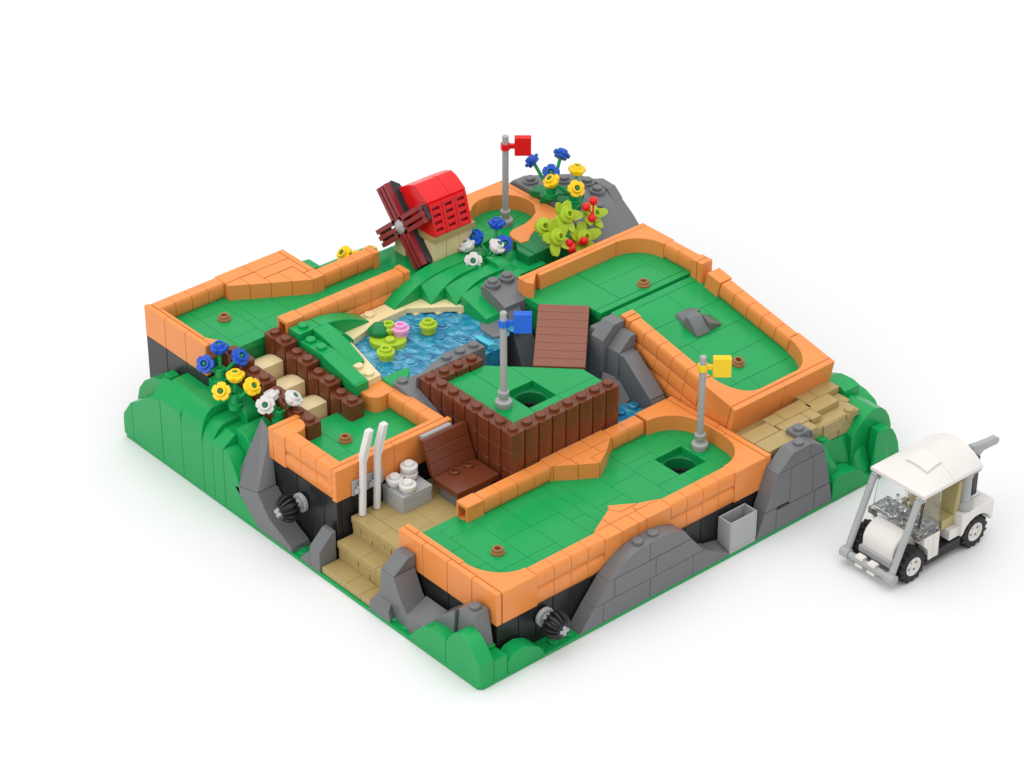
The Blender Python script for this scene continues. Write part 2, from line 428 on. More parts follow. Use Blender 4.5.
# ---- lane H: round green with the red flag ------------------------------------------
H = thing('putting_lane', 'round rear putting green with curved orange wall and the red flag', 'putting lane', (25, 27, .2), 'mini golf lanes')
t = MB(); tiles(t, 20, 27.2, 24.2, 29.6, dz-1, seedy=6); t.build('turf', GREEN, H)
f = MB(); f.box(21.5, 24.3, .2, 27.3, 29.8, dz-1.42, .01); f.build('foundation', DKGREEN, H)
r = MB()
outer = [(27.2, 30), (21.6, 30), (21.6, 29.1), (22.6, 29.0)]
inner = arc(25.0, 27.0, 2.0, 1.95, 140, 90, 5)+arc(25.0, 27.0, 2.0, 1.95, 90, -20, 12)+[(26.3, 25.55)]
endc = arc(24.0, 24.0, .85, .85, 80, 180, 7)
r.prism(outer+[(23.2, 28.7)]+inner+[(25.6, 25.15), (24.9, 24.92)]+endc+[(23.15, 23.3), (23.7, 23.2), (24.2, 23.6), (24.9, 23.95), (27.2, 23.98)], dz-2, dz, 'z', .03)
r.build('rail', ORANGE, H)
r = MB(); panels(r, 'y', 24, 30, 3, 27.22, 27.55, dz-2, dz); r.build('rail', ORANGE, H)

# ---- lane E: upper right lane ---------------------------------------------------------
E = thing('putting_lane', 'raised right hand putting lane at the top of the brown ramp', 'putting lane', (26, 17, .2), 'mini golf lanes')
ez = 8.32
t = MB()
t.prism([(22.0, 15.5), (24, 15.5), (24, 19.5), (20.0, 19.5), (20.0, 18.2), (22.0, 16.1)], ez-1.4, ez-1, 'z', .015)
tiles(t, 24.02, 29.6, 15.5, 19.5, ez-1, seedy=11, swap=True); t.box(22.02, 15.02, ez-1.4, 29.6, 15.47, ez-1.005, .015)
t.build('turf', GREEN, E)
f = MB(); f.prism([(22.02, 15.04), (29.8, 15.04), (29.8, 19.8), (20.02, 19.8), (20.02, 18.22), (22.02, 16.12)], .2, ez-1.42, 'z', .02)
f.build('foundation', DKGREEN, E)
r = MB(); panels(r, 'x', 20.0, 30, 5, 19.64, 20.0, ez-2, ez); r.brick(21.15, 19.3, ez-1, 27.2, 19.62, ez-.004)
r.prism([(20.02, 19.62), (20.02, 19.15), (20.25, 18.85), (21.1, 19.62)], ez-1.4, ez-.008, 'z', .02)
corner(r, 27.2, 17.3, 29.98, 19.62, 1.95, 2.0, ez-1.1, ez); r.build('rail', ORANGE, E)
r = MB(); logs(r, 'y', 14.9, 17.28, 1.2, 29.15, 29.95, ez-2); r.brick(29.1, 14.0, ez-2, 30.0, 14.45, ez+.02); r.brick(29.1, 14.47, ez-2, 30.0, 14.9, ez+.02); r.brick(29.98, 14.9, ez-2, 30.02, 19.6, ez-.5)
r.build('rail', ORANGE, E)

# ---- lane F: sloping right lane, built flat and tilted about its front edge ------------
TILT = math.atan(.208)
def fpt(x, y, z): return Vector((22.08, 4.4, 4.0))+Matrix.Rotation(TILT, 3, 'X') @ Vector((x, y, z))
F = thing('putting_lane', 'sloping right hand putting lane with a small grey rock in the middle', 'putting lane', (22.08, 4.4, 4.0), 'mini golf lanes')
F['_org'] = (0, 0, 0); F.rotation_euler = (TILT, 0, 0)
fz = 2.0; FL = 9.75
t = MB(); tiles(t, .6, 7.4, .4, 10.9, fz-1, seedy=13, swap=True); t.build('turf', GREEN, F)
f = MB(); f.box(.25, .4, -.9, 7.75, FL, fz-1.42, .01); f.build('foundation', DKGREEN, F)
r = MB(); panels(r, 'x', 0, 8, 4, 0, .38, 0, fz); r.brick(2.5, .4, fz-1, 5.6, .66, fz-.005)
corner(r, 2.6, 3.0, .02, .4, 1.75, 2.35, fz-1.1, fz); corner(r, 5.4, 3.0, 7.98, .4, 1.75, 2.35, fz-1.1, fz)
r.brick(.02, .4, -.7, .95, 2.8, fz-1.1); r.brick(7.05, .4, -.4, 7.98, 2.8, fz-1.1)
r.build('rail', ORANGE, F)
r = MB(); logs(r, 'y', 2.83, 8.85, 1.2, .04, .95, -1.0, 3); r.brick(0.02, 8.87, -.4, .97, 9.25, fz+.02); r.brick(.02, 9.27, -.4, .97, 9.65, fz+.02)
r.build('rail', ORANGE, F)
r = MB(); logs(r, 'y', 2.83, 8.6, 1.2, 7.05, 7.95, 0, 2); r.brick(7.0, 8.62, 0, 8.0, 9.75, fz+.06); r.build('rail', ORANGE, F)

# ---- island C: log walled island with the blue flag --------------------------------------
Cn = thing('putting_island', 'square brown log walled island green with a square hole and blue flag', 'putting green', (14, 13, .2))
t = MB()
t.prism([(10.9, 9.9), (12.98, 9.9), (12.98, 16.2), (10.9, 16.2)], 6.2, 6.6, 'z', .012)
t.prism([(13.01, 9.9), (15.0, 9.9), (15.0, 10.98), (13.01, 10.98)], 6.2, 6.6, 'z', .012)
t.prism([(13.01, 13.02), (15.0, 13.02), (15.0, 15.0), (14.02, 15.98), (13.01, 15.98)], 6.2, 6.6, 'z', .012)
t.prism([(15.02, 11.0), (17.95, 11.0), (17.95, 12.05), (15.02, 14.98)], 6.2, 6.6, 'z', .012)
t.prism([(15.02, 9.9), (17.95, 9.9), (17.95, 10.98), (15.02, 10.98)], 6.2, 6.6, 'z', .012)
t.build('turf', GREEN, Cn)
hole(Cn, 13, 11, 6.6, 5)
f = MB()
f.prism([(10.6, 9.6), (17.93, 9.6), (17.93, 10.9), (12.9, 10.9), (12.9, 13.1), (15.1, 13.1), (15.1, 10.9), (17.93, 10.9), (17.93, 12.0), (13.98, 15.96), (10.6, 15.96)], .2, 6.17, 'z', .01)
f.build('foundation', DGRAY, Cn)
def log_post(mb, x, y, z0, z1, seams=True, studs=True):
    q = .17
    k = q*.3; e = .002
    pl = [(x+e, y+q), (x+k, y+k), (x+q, y+e), (x+1-q, y+e), (x+1-k, y+k), (x+1-e, y+q), (x+1-e, y+1-q), (x+1-k, y+1-k), (x+1-q, y+1-e), (x+q, y+1-e), (x+k, y+1-k), (x+e, y+1-q)]
    z = z1
    while z > z0+.05:
        a = max(z0, z-1.2)
        mb.prism(pl, a+.006, z-.006, 'z', .02); z -= 1.2
    if studs: mb.stud(x+.5, y+.5, z1-.006)
for i in range(8):
    m = MB(); log_post(m, 10+i, 9, 2.2, 7.0); m.build('log_post', BROWN, Cn)
for j in range(1, 8):
    m = MB(); log_post(m, 10, 9+j, 2.2, 7.0); m.build('log_post', BROWN, Cn)
for i in range(1, 4):
    m = MB(); log_post(m, 10+i, 16, 3.4, 7.0); m.build('log_post', BROWN, Cn)

# ---- flags -----------------------------------------------------------------------------------
CR = Vector((.754, -.657, 0))
FL0 = thing('golf_flag', 'blue golf flag on a grey pole standing on the log walled island', 'flag', (12.05, 12.05, 6.6), 'golf flags on grey poles')
m = MB(); c0 = Vector((12.05, 12.05, 6.6))
m.lathe([(0, 0), (.4, 0), (.4, .16), (.47, .2), (.47, .38), (.42, .42), (.24, .46), (.24, .62), (.3, .66), (.32, .72), (.32, .98), (.27, 1.03), (0, 1.03)], c0); m.build('pole_base', MGRAY, FL0)
m = MB(); m.cyl(c0+Vector((0, 0, .95)), c0+Vector((0, 0, 6.05)), .2, .2, 20, .04); m.build('pole', MGRAY, FL0)
def banner(c0):
    m = MB(); m.lathe([(.21, 5.15), (.29, 5.15), (.29, 5.53), (.21, 5.53)], c0)
    m.T = Matrix.Translation(c0+Vector((0, 0, 5.33))) @ Matrix.Rotation(math.atan2(CR.y, CR.x), 4, 'Z')
    m.box(.2, -.1, -.12, .6, .1, .18, .03)
    m.box(.55, -.2, -.55, 1.55, .0, .65, .03); m.box(.55, .03, -.55, 1.55, .24, .65, .03)
    return m
bn = banner(c0).build('banner', FLAGBLUE, FL0)
for nm, loc, mat in (('red golf flag on a grey pole standing on the round rear green', (25.1, 26.95, 7.06), RED), ('yellow golf flag on a grey pole beside the front lane hole', (20.5, 5.1, 3.6), YELLOW)):
    c = copy_tree(FL0); c.location = loc; c['label'] = nm
    for ch in c.children:
        if ch.name.startswith('banner'): ch.data = ch.data.copy(); ch.data.materials[0] = mat

# ---- tee markers ---------------------------------------------------------------------------------
m = MB(); m.lathe([(.38, 0), (.38, .12), (.35, .14), (.31, .14), (.30, .16), (.30, .3), (.27, .33), (.20, .33), (.18, .3), (.18, .05), (0, .05)], (0, 0, 0))
tm = lone(m, 'tee_marker', NOUGAT, 'small brown ring tee marker near the front corner of the long lane', 'tee marker', (0, 0, 0), 'brown ring tee markers')
tm.location = (5.45, 4.9, 3.6)
for lb, loc in (('small brown ring tee marker on the tiny lane behind the golf clubs', (4.6, 16.75, 5.2)), ('small brown ring tee marker on the back left lane beside the orange wedge', (5.5, 29.05, 7.06)),
                ('small brown ring tee marker on the raised right lane above the ramp', (26.1, 15.75, 7.32))):
    c = tm.copy(); COL.objects.link(c); c.location = loc; c['label'] = lb
c = tm.copy(); COL.objects.link(c); c['label'] = 'small brown ring tee marker on the sloping lane below the grey rock'
c.location = fpt(3.9, 3.6, 1.0); c.rotation_euler = (TILT, 0, 0)

# ---- ramp up to lane E ---------------------------------------------------------------------------
m = MB()
P0 = Vector((17.05, 13.05, 6.68)); P1 = Vector((21.0, 17.05, 7.40)); d = (P1-P0); Lr = d.length; d.normalize()
sd = Vector((1, -1, 0)).normalized(); up = sd.cross(d).normalized()
if up.z < 0: up = -up
n = 8
for i in range(n):
    a, c = Lr*i/n+.008, Lr*(i+1)/n-.008
    m.hull([P0+d*q+sd*w+up*h for q in (a, c) for w in (-1.48, 1.48) for h in (-.4, 0)], .02)
m.hull([P0+d*q+sd*w+up*h for q in (.1, Lr-.1) for w in (-1.4, 1.4) for h in (-.75, -.41)], .02)
lone(m, 'ramp', RAMPBR, 'brown planked ramp bridging the log island and the raised right lane', 'ramp', (19, 15, 6.6))

# ---- small grey rock obstacle on lane F ------------------------------------------------------------
m = MB(); 
def fh(mb, pts, b=.03): mb.hull([fpt(*p) for p in pts], b)
fh(m, [(3.4, 6.5, 1), (4.42, 6.5, 1), (3.4, 7.75, 1), (4.42, 7.75, 1), (3.4, 6.5, 1.12), (4.42, 6.5, 1.12), (3.45, 7.45, 1.75), (4.4, 7.45, 1.75), (3.45, 7.75, 1.7), (4.4, 7.75, 1.7)], .02)
fh(m, [(4.44, 6.6, 1), (5.45, 6.6, 1), (4.44, 7.55, 1), (5.45, 7.55, 1), (4.44, 6.65, 1.6), (5.45, 6.6, 1.1), (4.44, 7.5, 1.7), (5.45, 7.55, 1.1)], .02)
fh(m, [(3.45, 7.77, 1), (4.75, 7.77, 1), (3.7, 8.75, 1), (4.75, 8.75, 1), (3.55, 7.8, 1.35), (4.7, 7.8, 1.7), (3.75, 8.7, 1.12), (4.75, 8.7, 1.15)], .02)
lone(m, 'rock', DGRAY, 'small grey wedge shaped rock lying on the sloping right lane', 'rock', fpt(4.3, 7.4, 1))

# ---- stepped log fences and tan stepping stones ------------------------------------------------------
zs = (7.4, 7.0, 6.6, 6.2)
LF = thing('log_fence', 'stepped brown log fence between the stepping stones and the pond slope', 'fence', (6.5, 22, 4), 'stepped log fences')
for k, z in enumerate(zs):
    for j in (0, 1):
        m = MB(); log_post(m, 6, 25-2*k-j, 3.0, z); m.build('log_post', BROWN, LF)
LF2 = thing('log_fence', 'stepped brown log fence between the stepping stones and the flower mound', 'fence', (3.5, 22, 4), 'stepped log fences')
for k, z in enumerate(zs):
    for j in (0, 1):
        m = MB(); log_post(m, 3, 25-2*k-j, 3.0, z); m.build('log_post', BROWN, LF2)
tp = ['topmost tan stepping stone, under the back left lane', 'second tan stepping stone from the top between the log fences', 'third tan stepping stone from the top between the log fences', 'lowest tan stepping stone, beside the tiny lane turf']
for k in range(4):
    m = MB(); y1 = 26-2*k; z = 6.38-.42*k
    pr = [(y1-1.88, 3.0), (y1-1.88, z+.02)]+[(y1-1.88+1.84*i/8, z+.02+.10*math.sin(PI*i/8)-.5*(i/8)**2) for i in range(1, 9)]+[(y1-.02, 3.0)]
    m.prism(pr, 4.02, 5.98, 'x', .03)
    lone(m, 'stepping_stone', TAN, tp[k], 'stepping stone', (5, y1-1, 3), 'tan stepping stones')

# ---- front stairs and landing ----------------------------------------------------------------------------
S = thing('stairs', 'dark tan stairs and tiled landing leading up from the left edge', 'stairs', (2, 11, .2))
def step(x0, x1, y0, y1, z0, z1, name):
    m = MB()
    y = y0; k = 0
    w = (2.0, 1.3, 2.2, 1.1)
    while y < y1-.05:
        q = min(y1, y+w[k % 4]); 
        if y1-q < .3: q = y1
        m.brick(x0, y, z1-.4, x1, q, z1, .006, .03); y = q; k += 1
    z = z1-.4; row = 0
    while z > z0+.05:
        a = max(z0, z-.4); y = y0; k = row
        ww = (1.0, .55, 1.6, .5)
        while y < y1-.05:
            q = min(y1, y+ww[k % 4])
            m.brick(x0+.06+(.03 if k % 3 == 0 else 0), y, a, x1, q, z, .014, .02); y = q; k += 1
        z -= .4; row += 1
    return m.build(name, DKTAN, S)
step(.12, 1.6, 8.0, 13.38, .2, .62, 'tread'); step(1.2, 2.7, 8.0, 13.38, .2, 1.82, 'tread')
m = MB()
m2 = step(2.22, 3.2, 9.02, 13.38, .2, 3.0, 'tread')
for ix, x in enumerate((3.2, 5.2, 7.2)):
    for (ya, yb) in (((9.02, 11.0), (11.0, 13.4)) if ix % 2 else ((9.02, 10), (10, 12), (12, 13.4))):
        m.brick(x, ya, 2.6, min(x+2, 9.98), yb, 3.0, .006, .015)
m.brick(9.2, 9.02, 2.6, 9.98, 13.4, 3.0, .006, .015)
m.build('landing', DKTAN, S)

# ---- golf clubs, rack, crate of balls, bench --------------------------------------------------------------
m = MB(); m.brick(2.35, 13.3, 4.25, 4.5, 13.43, 5.2)
for x in (2.9, 3.86):
    m.box(x-.3, 13.05, 4.45, x-.17, 13.31, 4.85, .03); m.box(x+.17, 13.05, 4.45, x+.3, 13.31, 4.85, .03); m.cyl((x-.3, 13.2, 4.62), (x-.45, 13.1, 4.62), .14)
lone(m, 'club_rack', LGRAY, 'light grey clip rack on the orange wall holding two clubs', 'rack', (3.4, 13.3, 4.2))
GC = thing('golf_club', 'nearer white golf club clipped upright to the tiny lane wall', 'golf club', (2.78, 13.05, 3.0), 'white golf clubs in the rack')
m = MB(); m.cyl((2.78, 13.05, 3.02), (2.93, 13.05, 6.5), .21, .21, 16, .03); m.build('shaft', WHITE, GC)
m = MB(); m.hull([(2.93+s*.19, 13.05+q*.2, 6.45) for s in (-1, 1) for q in (-1, 1)]+[(2.95+s*.19, 13.05+q*.2, 6.8) for s in (-1, 1) for q in (-1, 1)]+[(3.42+s*.19, 13.05+q*.2, 8.25) for s in (-1, 1) for q in (-1, 1)], .05); m.build('club_head', WHITE, GC)
c = copy_tree(GC); c.location = (3.78, 13.05, 3.0); c['label'] = 'farther white golf club clipped upright, beside the ball crate'

m = MB(); m.brick(4.45, 11.6, 3.0, 6.5, 13.4, 3.68); m.brick(4.43, 11.58, 3.7, 6.52, 13.42, 4.08)
lone(m, 'ball_crate', MGRAY, 'square grey box on the landing carrying three white golf balls', 'box', (5.5, 12.5, 3))
m = MB(); m.lathe([(0, 0), (.36, 0), (.38, .12), (.47, .16), (.49, .2), (.49, .4), (.45, .44), (.3, .45), (.29, .58), (.25, .62), (0, .62)], (0, 0, 0), n=28)
gb = lone(m, 'golf_ball', WHITE, 'white stud topped ball at the left corner of the grey box', 'ball', (0, 0, 0), 'white balls on the grey box'); gb.location = (4.98, 12.95, 4.08)
c = gb.copy(); COL.objects.link(c); c.location = (5.15, 12.05, 4.08); c['label'] = 'white stud topped ball at the front corner of the grey box'
c = gb.copy(); COL.objects.link(c); c.location = (5.95, 12.9, 4.08); c.scale = (1, 1, 1.05); c['label'] = 'tallest white ball, stacked two high at the back of the grey box'
m = MB(); m.lathe([(0, 0), (.36, 0), (.38, .12), (.47, .16), (.49, .2), (.49, .4), (.45, .44), (0, .45)], (5.95, 12.9, 4.08), n=28)
m.lathe([(0, 0), (.36, 0), (.38, .12), (.47, .16), (.49, .2), (.49, .4), (.45, .44), (.3, .45), (.29, .58), (.25, .62), (0, .62)], (5.95, 12.9, 4.53), n=28)
COL.objects.unlink(c); bpy.data.objects.remove(c)
lone(m, 'golf_ball', WHITE, 'tallest white ball, stacked two high at the back of the grey box', 'ball', (5.95, 12.9, 4.08), 'white balls on the grey box')

B = thing('bench', 'brown bench with slanted backrest beside the log walled island', 'bench', (8.3, 11, 3))
m = MB(); m.brick(6.85, 9.85, 3.82, 9.85, 11.95, 4.2)
for x in (8.06, 9.07): m.lathe([(.3, 0), (.3, .13), (.26, .16), (.2, .16), (.18, .12), (.18, .02), (0, .02)], (x, 11.55, 4.2))
m.build('seat', BROWN, B)
m = MB()
for k in range(3):
    a, q = k/3+.004, (k+1)/3-.004
    m.hull([(x, 11.9+.85*s+t_, 4.2+2.0*s-.3*t_) for x in (6.87, 9.9) for s in (a, q) for t_ in (0, .33)], .03)
m.build('backrest', BROWN, B)
m = MB(); m.hull([(x, 11.9+.85*s+t_, 4.2+2.0*s-.3*t_) for x in (7.15, 9.2) for s in (.55, 1.04) for t_ in (.35, .7)], .03); m.build('back_brace', LGRAY, B)
m = MB(); m.brick(7.1, 10.1, 3.0, 9.6, 11.7, 3.8); m.build('frame', DGRAY, B)

# ---- waste bin at the front edge ---------------------------------------------------------------------------
m = MB()
m.brick(18.02, .02, .2, 20.05, 1.02, .5); m.box(18.02, .02, .5, 18.12, 1.02, 2.25, .02); m.box(19.95, .02, .5, 20.05, 1.02, 2.25, .02); m.box(18.125, .02, .5, 19.945, .12, 2.25, .02); m.box(18.125, .92, .5, 19.945, 1.02, 2.25, .02)
lone(m, 'bin', LGRAY, 'open topped light grey bin between two rocks on the front edge', 'bin', (19, .5, .2))

# ---- ribbed cranks -------------------------------------------------------------------------------------------
def crank(label, c, d):
    c = Vector(c); d = Vector(d).normalized(); u = Vector((0, 0, 1)); w = d.cross(u)
    K = thing('ribbed_knob', label, 'knob', c, 'black ribbed knobs on grey axles')
    m = MB(); m.cyl(c-d*.35, c+d*.8, .28, .28, 16); m.cyl(c+d*.08, c+d*.34, .56, .56, 24, .04); m.build('collar', LGRAY, K)
    m = MB(); n = 14; N_ = n*6; prof = ((.62, .3), (.66, .5), (.72, .66), (.95, .80), (1.2, .80), (1.45, .70), (1.66, .52), (1.72, .42), (1.72, .3))
    vs = []; fs = []
    for k_, (h, r) in enumerate(prof):
        for i in range(N_):
            a = 2*PI*i/N_; ph = (i % 6)/6
            rr = r*(1.0 if ph < .45 or k_ in (0, 7, 8) else .74)
            vs.append(tuple(c+d*h+(u*math.cos(a)+w*math.sin(a))*rr))
    for q in range(len(prof)-1):
        for i in range(N_):
            j = (i+1) % N_; fs.append([q*N_+i, q*N_+j, (q+1)*N_+j, (q+1)*N_+i])
    fs.append(list(range(N_))); fs.append(list(range((len(prof)-1)*N_, len(prof)*N_)))
    m.add(vs, fs); m.build('ribbed_body', BLACK, K)
    m = MB(); m.T = Matrix.Translation(c+d*1.68) @ Matrix(((w.x, u.x, d.x, 0), (w.y, u.y, d.y, 0), (w.z, u.z, d.z, 0), (0, 0, 0, 1)))
    m.box(-.28, -.09, 0, .28, .09, .16, .02); m.box(-.09, -.28, 0, .09, .28, .155, .02)
    m.build('axle_end', LGRAY, K)
crank('black ribbed knob with pale axle end on the front right face', (5.2, 1.08, 1.8), (0, -1, -.04))
crank('black ribbed knob on the left face under the tiny lane', (1.4, 16.5, 2.75), (-1, 0, 0))

# ---- rocks -----------------------------------------------------------------------------------------------------
def slopebrick(mb, pr, a0, a1, axis, b=.035): mb.prism(pr, a0, a1, axis, b)
# long front rock
m = MB()
yy0, yy1 = .01, 1.0
for pr in ([(6.62, .2), (7.75, .2), (7.75, 1.55), (7.3, 1.55)], [(7.3, 1.57), (7.77, 1.57), (7.77, .2), (9.2, .2), (9.2, 2.95), (7.95, 2.55)],
           [(7.95, 2.57), (8.3, 3.0), (9.25, 3.72), (9.22, .2), (10.95, .2), (10.95, 3.62), (9.7, 3.62)]):
    pass
m.prism([(6.95, .2), (8.6, .2), (8.6, 1.45), (7.95, 1.45)], yy0, yy1, 'y', .02)
m.prism([(7.98, 1.47), (9.4, 1.47), (9.4, 2.66), (9.0, 2.66)], yy0+.01, yy1, 'y', .02)
m.prism([(8.62, .2), (12.0, .2), (12.0, 1.45), (8.62, 1.45)], yy0, yy1, 'y', .02); m.prism([(12.02, .2), (15.2, .2), (15.2, 1.45), (12.02, 1.45)], yy0, yy1, 'y', .02)
m.prism([(15.22, .2), (17.6, .2), (17.6, .5), (16.95, .95), (16.0, 1.44), (15.22, 1.45)], yy0, yy1, 'y', .02)
m.prism([(9.42, 1.47), (12.4, 1.47), (12.4, 2.65), (9.42, 2.65)], yy0+.005, yy1, 'y', .02)
m.prism([(12.42, 1.47), (15.98, 1.47), (15.05, 2.65), (12.42, 2.65)], yy0+.005, yy1, 'y', .02)
m.prism([(9.05, 2.68), (11.95, 2.68), (11.95, 3.86), (11.0, 3.78), (10.3, 3.52), (9.6, 3.1)], yy0+.01, yy1, 'y', .02)
m.prism([(11.97, 2.68), (15.02, 2.68), (14.5, 3.38), (13.6, 3.75), (12.66, 3.9), (11.97, 3.86)], yy0+.01, yy1, 'y', .02)
m.hull([(16.9, .02, .2), (18, .02, .2), (18, 1, .2), (16.9, 1, .2), (16.95, .02, .9), (18, .02, .3), (18, 1, .75), (16.9, 1, 1.0)], .02)
m.stud(11.45, .5, 3.82); m.stud(12.55, .5, 3.84)
lone(m, 'rock', DGRAY, 'long low grey rock with two studs on the front edge', 'rock', (12, .5, .2), 'grey rocks')
# tall rock right of the bin
m = MB()
m.prism([(20.06, .2), (21.6, .2), (21.6, 1.7), (20.7, 1.7)], .01, 1, 'y'); m.prism([(21.62, .2), (24.6, .2), (24.6, 1.5), (21.62, 1.5)], .01, 1, 'y'); m.prism([(24.62, .2), (26.1, .2), (25.85, 1.5), (24.62, 1.5)], .01, 1, 'y')
m.prism([(20.72, 1.73), (22.6, 1.73), (22.6, 3.9), (21.55, 3.9)], .02, 1, 'y'); m.prism([(22.62, 1.53), (24.4, 1.53), (24.4, 3.9), (22.62, 3.9)], .02, 1, 'y'); m.prism([(24.42, 1.53), (25.84, 1.53), (25.3, 3.9), (24.42, 3.9)], .02, 1, 'y')
m.prism([(21.55, 3.93), (24.1, 3.93), (24.1, 4.9), (22.75, 4.9)], .03, 1, 'y'); m.prism([(24.12, 3.93), (25.3, 3.93), (24.95, 4.5), (24.12, 4.9)], .03, 1, 'y')
m.stud(23.55, .5, 4.88)
m.brick(24.06, 1.02, 4.3, 25.1, 2.0, 4.92); m.stud(24.58, 1.5, 4.9); m.prism([(25.12, 3.6), (25.6, 3.6), (25.4, 4.4), (25.12, 4.8)], 1.02, 2, 'y')
lone(m, 'rock', DGRAY, 'tall grey rock at the right end of the front edge beside the bin', 'rock', (23, .6, .2), 'grey rocks')
# rock at left corner front face beside stairs
m = MB()
m.hull([(.0, 6.0, .2), (.0, 8.3, .2), (1.9, 6.0, .2), (1.9, 8.3, .2), (.05, 6.1, .6), (.3, 6.4, 5.0), (.3, 7.5, 3.6), (1.0, 6.35, 5.0), (1.9, 6.2, 5.0), (1.0, 7.5, 3.6), (1.9, 7.5, 3.6)], .03) if False else None
m.prism([(5.7, .2), (8.75, .2), (8.55, 2.95), (7.5, 2.95), (6.9, 1.7)], .42, 1.9, 'x', .03)
m.prism([(.45, 2.98), (1.95, 2.98), (1.95, 3.75), (1.45, 3.75)], 7.5, 8.55, 'y', .03)
m.hull([(0.02, 7.4, .2), (0.02, 9.2, .2), (.4, 7.4, .2), (.4, 9.2, .2), (.02, 7.5, .9), (.02, 9.1, .8), (.95, 8.1, 1.4), (.95, 8.9, 1.45), (.95, 9.1, .2), (.95, 7.8, .2)], .03)
m.hull([(.3, 3.2, .2), (.3, 6.6, .2), (1.9, 3.2, .2), (1.9, 6.6, .2), (.4, 4.4, 1.15), (.4, 6.4, 1.15), (1.9, 4.4, 1.6), (1.9, 6.6, 1.6)], .03)
lone(m, 'rock', DGRAY, 'upright grey rock at the foot of the stairs on the left edge', 'rock', (1, 6.5, .2), 'grey rocks')
m = MB()
m.prism([(.9, .2), (3.0, .2), (2.75, 3.35), (2.3, 3.6), (1.5, 3.6)], .9, 1.9, 'x')
m.prism([(3.02, .2), (4.6, .2), (4.6, 1.6), (4.2, 2.2), (2.8, 3.3)], .7, 1.9, 'x')
m.stud(1.4, 2.0, 3.6)
lone(m, 'rock', DGRAY, 'grey rock with one stud at the nearest corner of the baseplate', 'rock', (1.3, 2.5, .2), 'grey rocks')
# rock left face below the tiny lane
m = MB()
m.hull([(.0, 21.1, 2.1), (.0, 18.87, 2.69), (1.7, 20.5, 6.12), (1.7, 19.72, 5.56), (1.75, 21.1, 2.1), (1.4, 19.5, 2.7), (1.3, 18.87, 2.69)], .02)
m.prism([(18.86, 2.67), (21.05, 2.08), (18.95, .22), (15.9, .22), (15.98, .5), (17.99, 1.47)], .0, 1.3, 'x', .03)
m.prism([(18.84, 2.6), (17.95, 1.6), (17.95, .22), (20, .22)], 1.0, 1.38, 'x', .02)
lone(m, 'rock', DGRAY, 'leaning grey rock on the left face between green mound and black wall', 'rock', (.7, 18.5, .2), 'grey rocks')
m = MB()
m.prism([(.02, .2), (1.2, .2), (1.2, 2.45), (.95, 2.45), (.1, 1.62), (.02, 1.5)], 13.42, 14.3, 'y', .03)
m.hull([(.02, 14.3, .2), (.02, 15.2, .2), (1.1, 14.3, .2), (1.1, 15.1, .2), (.02, 14.3, 1.2), (1.1, 14.3, 1.5), (.02, 15.1, .45), (1.1, 15.0, .5)], .02)
lone(m, 'rock', DGRAY, 'small grey pointed rock at the left side of the stairs', 'rock', (.6, 14, .2), 'grey rocks')
# rocks along the sloping lane, above the lower pool
m = MB()
m.prism([(19.75, .2), (21.95, .2), (21.95, 7.0), (20.35, 7.0)], 13.0, 14.0, 'y', .02); m.prism([(20.35, 7.02), (21.98, 7.02), (21.98, 7.8), (21.2, 7.8)], 13.0, 14.0, 'y', .02)
m.prism([(20.5, .2), (21.95, .2), (21.95, 7.0), (21.0, 7.0), (20.4, 6.0)], 14.02, 14.8, 'y', .02)
m.prism([(20.1, .2), (21.95, .2), (21.95, 6.5), (20.7, 6.5)], 12.0, 12.98, 'y', .02); m.prism([(20.7, 6.52), (21.97, 6.52), (21.97, 7.35), (21.6, 7.35)], 12.0, 12.98, 'y', .02)
m.prism([(11.98, .2), (11.98, 6.5), (11.6, 6.5), (9.35, 4.7), (9.35, .2)], 20.7, 21.75, 'x', .02)
m.prism([(9.33, .2), (9.33, 4.6), (8.1, 2.6), (8.1, .2)], 20.7, 21.75, 'x', .02)
m.hull([(18.9, 11.0, 2.4), (20.2, 13.0, .2), (20.68, 11.0, .2), (19.2, 12.6, 3.4), (20.2, 12.8, 5.2), (20.68, 11.0, 4.0), (19.3, 10.9, .2), (19.4, 12.9, .2), (20.68, 12.0, 4.9)], .02)
lone(m, 'rock', DGRAY, 'jagged grey rocks beside the sloping lane over the lower pool', 'rock', (21, 11.5, .2), 'grey rocks')
# rock between pond and raised lane
m = MB()
m.prism([(19.25, .2), (21.4, .2), (21.4, 7.75), (20.75, 7.75), (19.25, 7.2)], 18.4, 20.55, 'x', .02)
for x in (18.95, 20.05): m.lathe([(0, 0), (.45, 0), (.48, .03), (.48, .2), (.45, .23), (0, .23)], (x, 21.0, 7.73)); m.stud(x, 21.0, 7.96)
m.hull([(18.1, 17.2, 3.3), (19.9, 17.2, 3.3), (18.35, 19.28, .2), (20.0, 19.28, .2), (18.6, 19.24, 6.9), (19.5, 19.24, 6.9), (18.1, 17.25, 3.9), (19.8, 17.25, 3.9), (20.5, 19.28, 3.5)], .03)
m.prism([(16.75, 19.5), (17.05, 19.95), (17.85, 20.05), (18.3, 19.2), (17.15, 18.15), (16.7, 18.35)], .2, 6.35, 'z', .03)
lone(m, 'rock', DGRAY, 'grey rock with two round studs between the pond and raised lane', 'rock', (19.3, 20, .2), 'grey rocks')
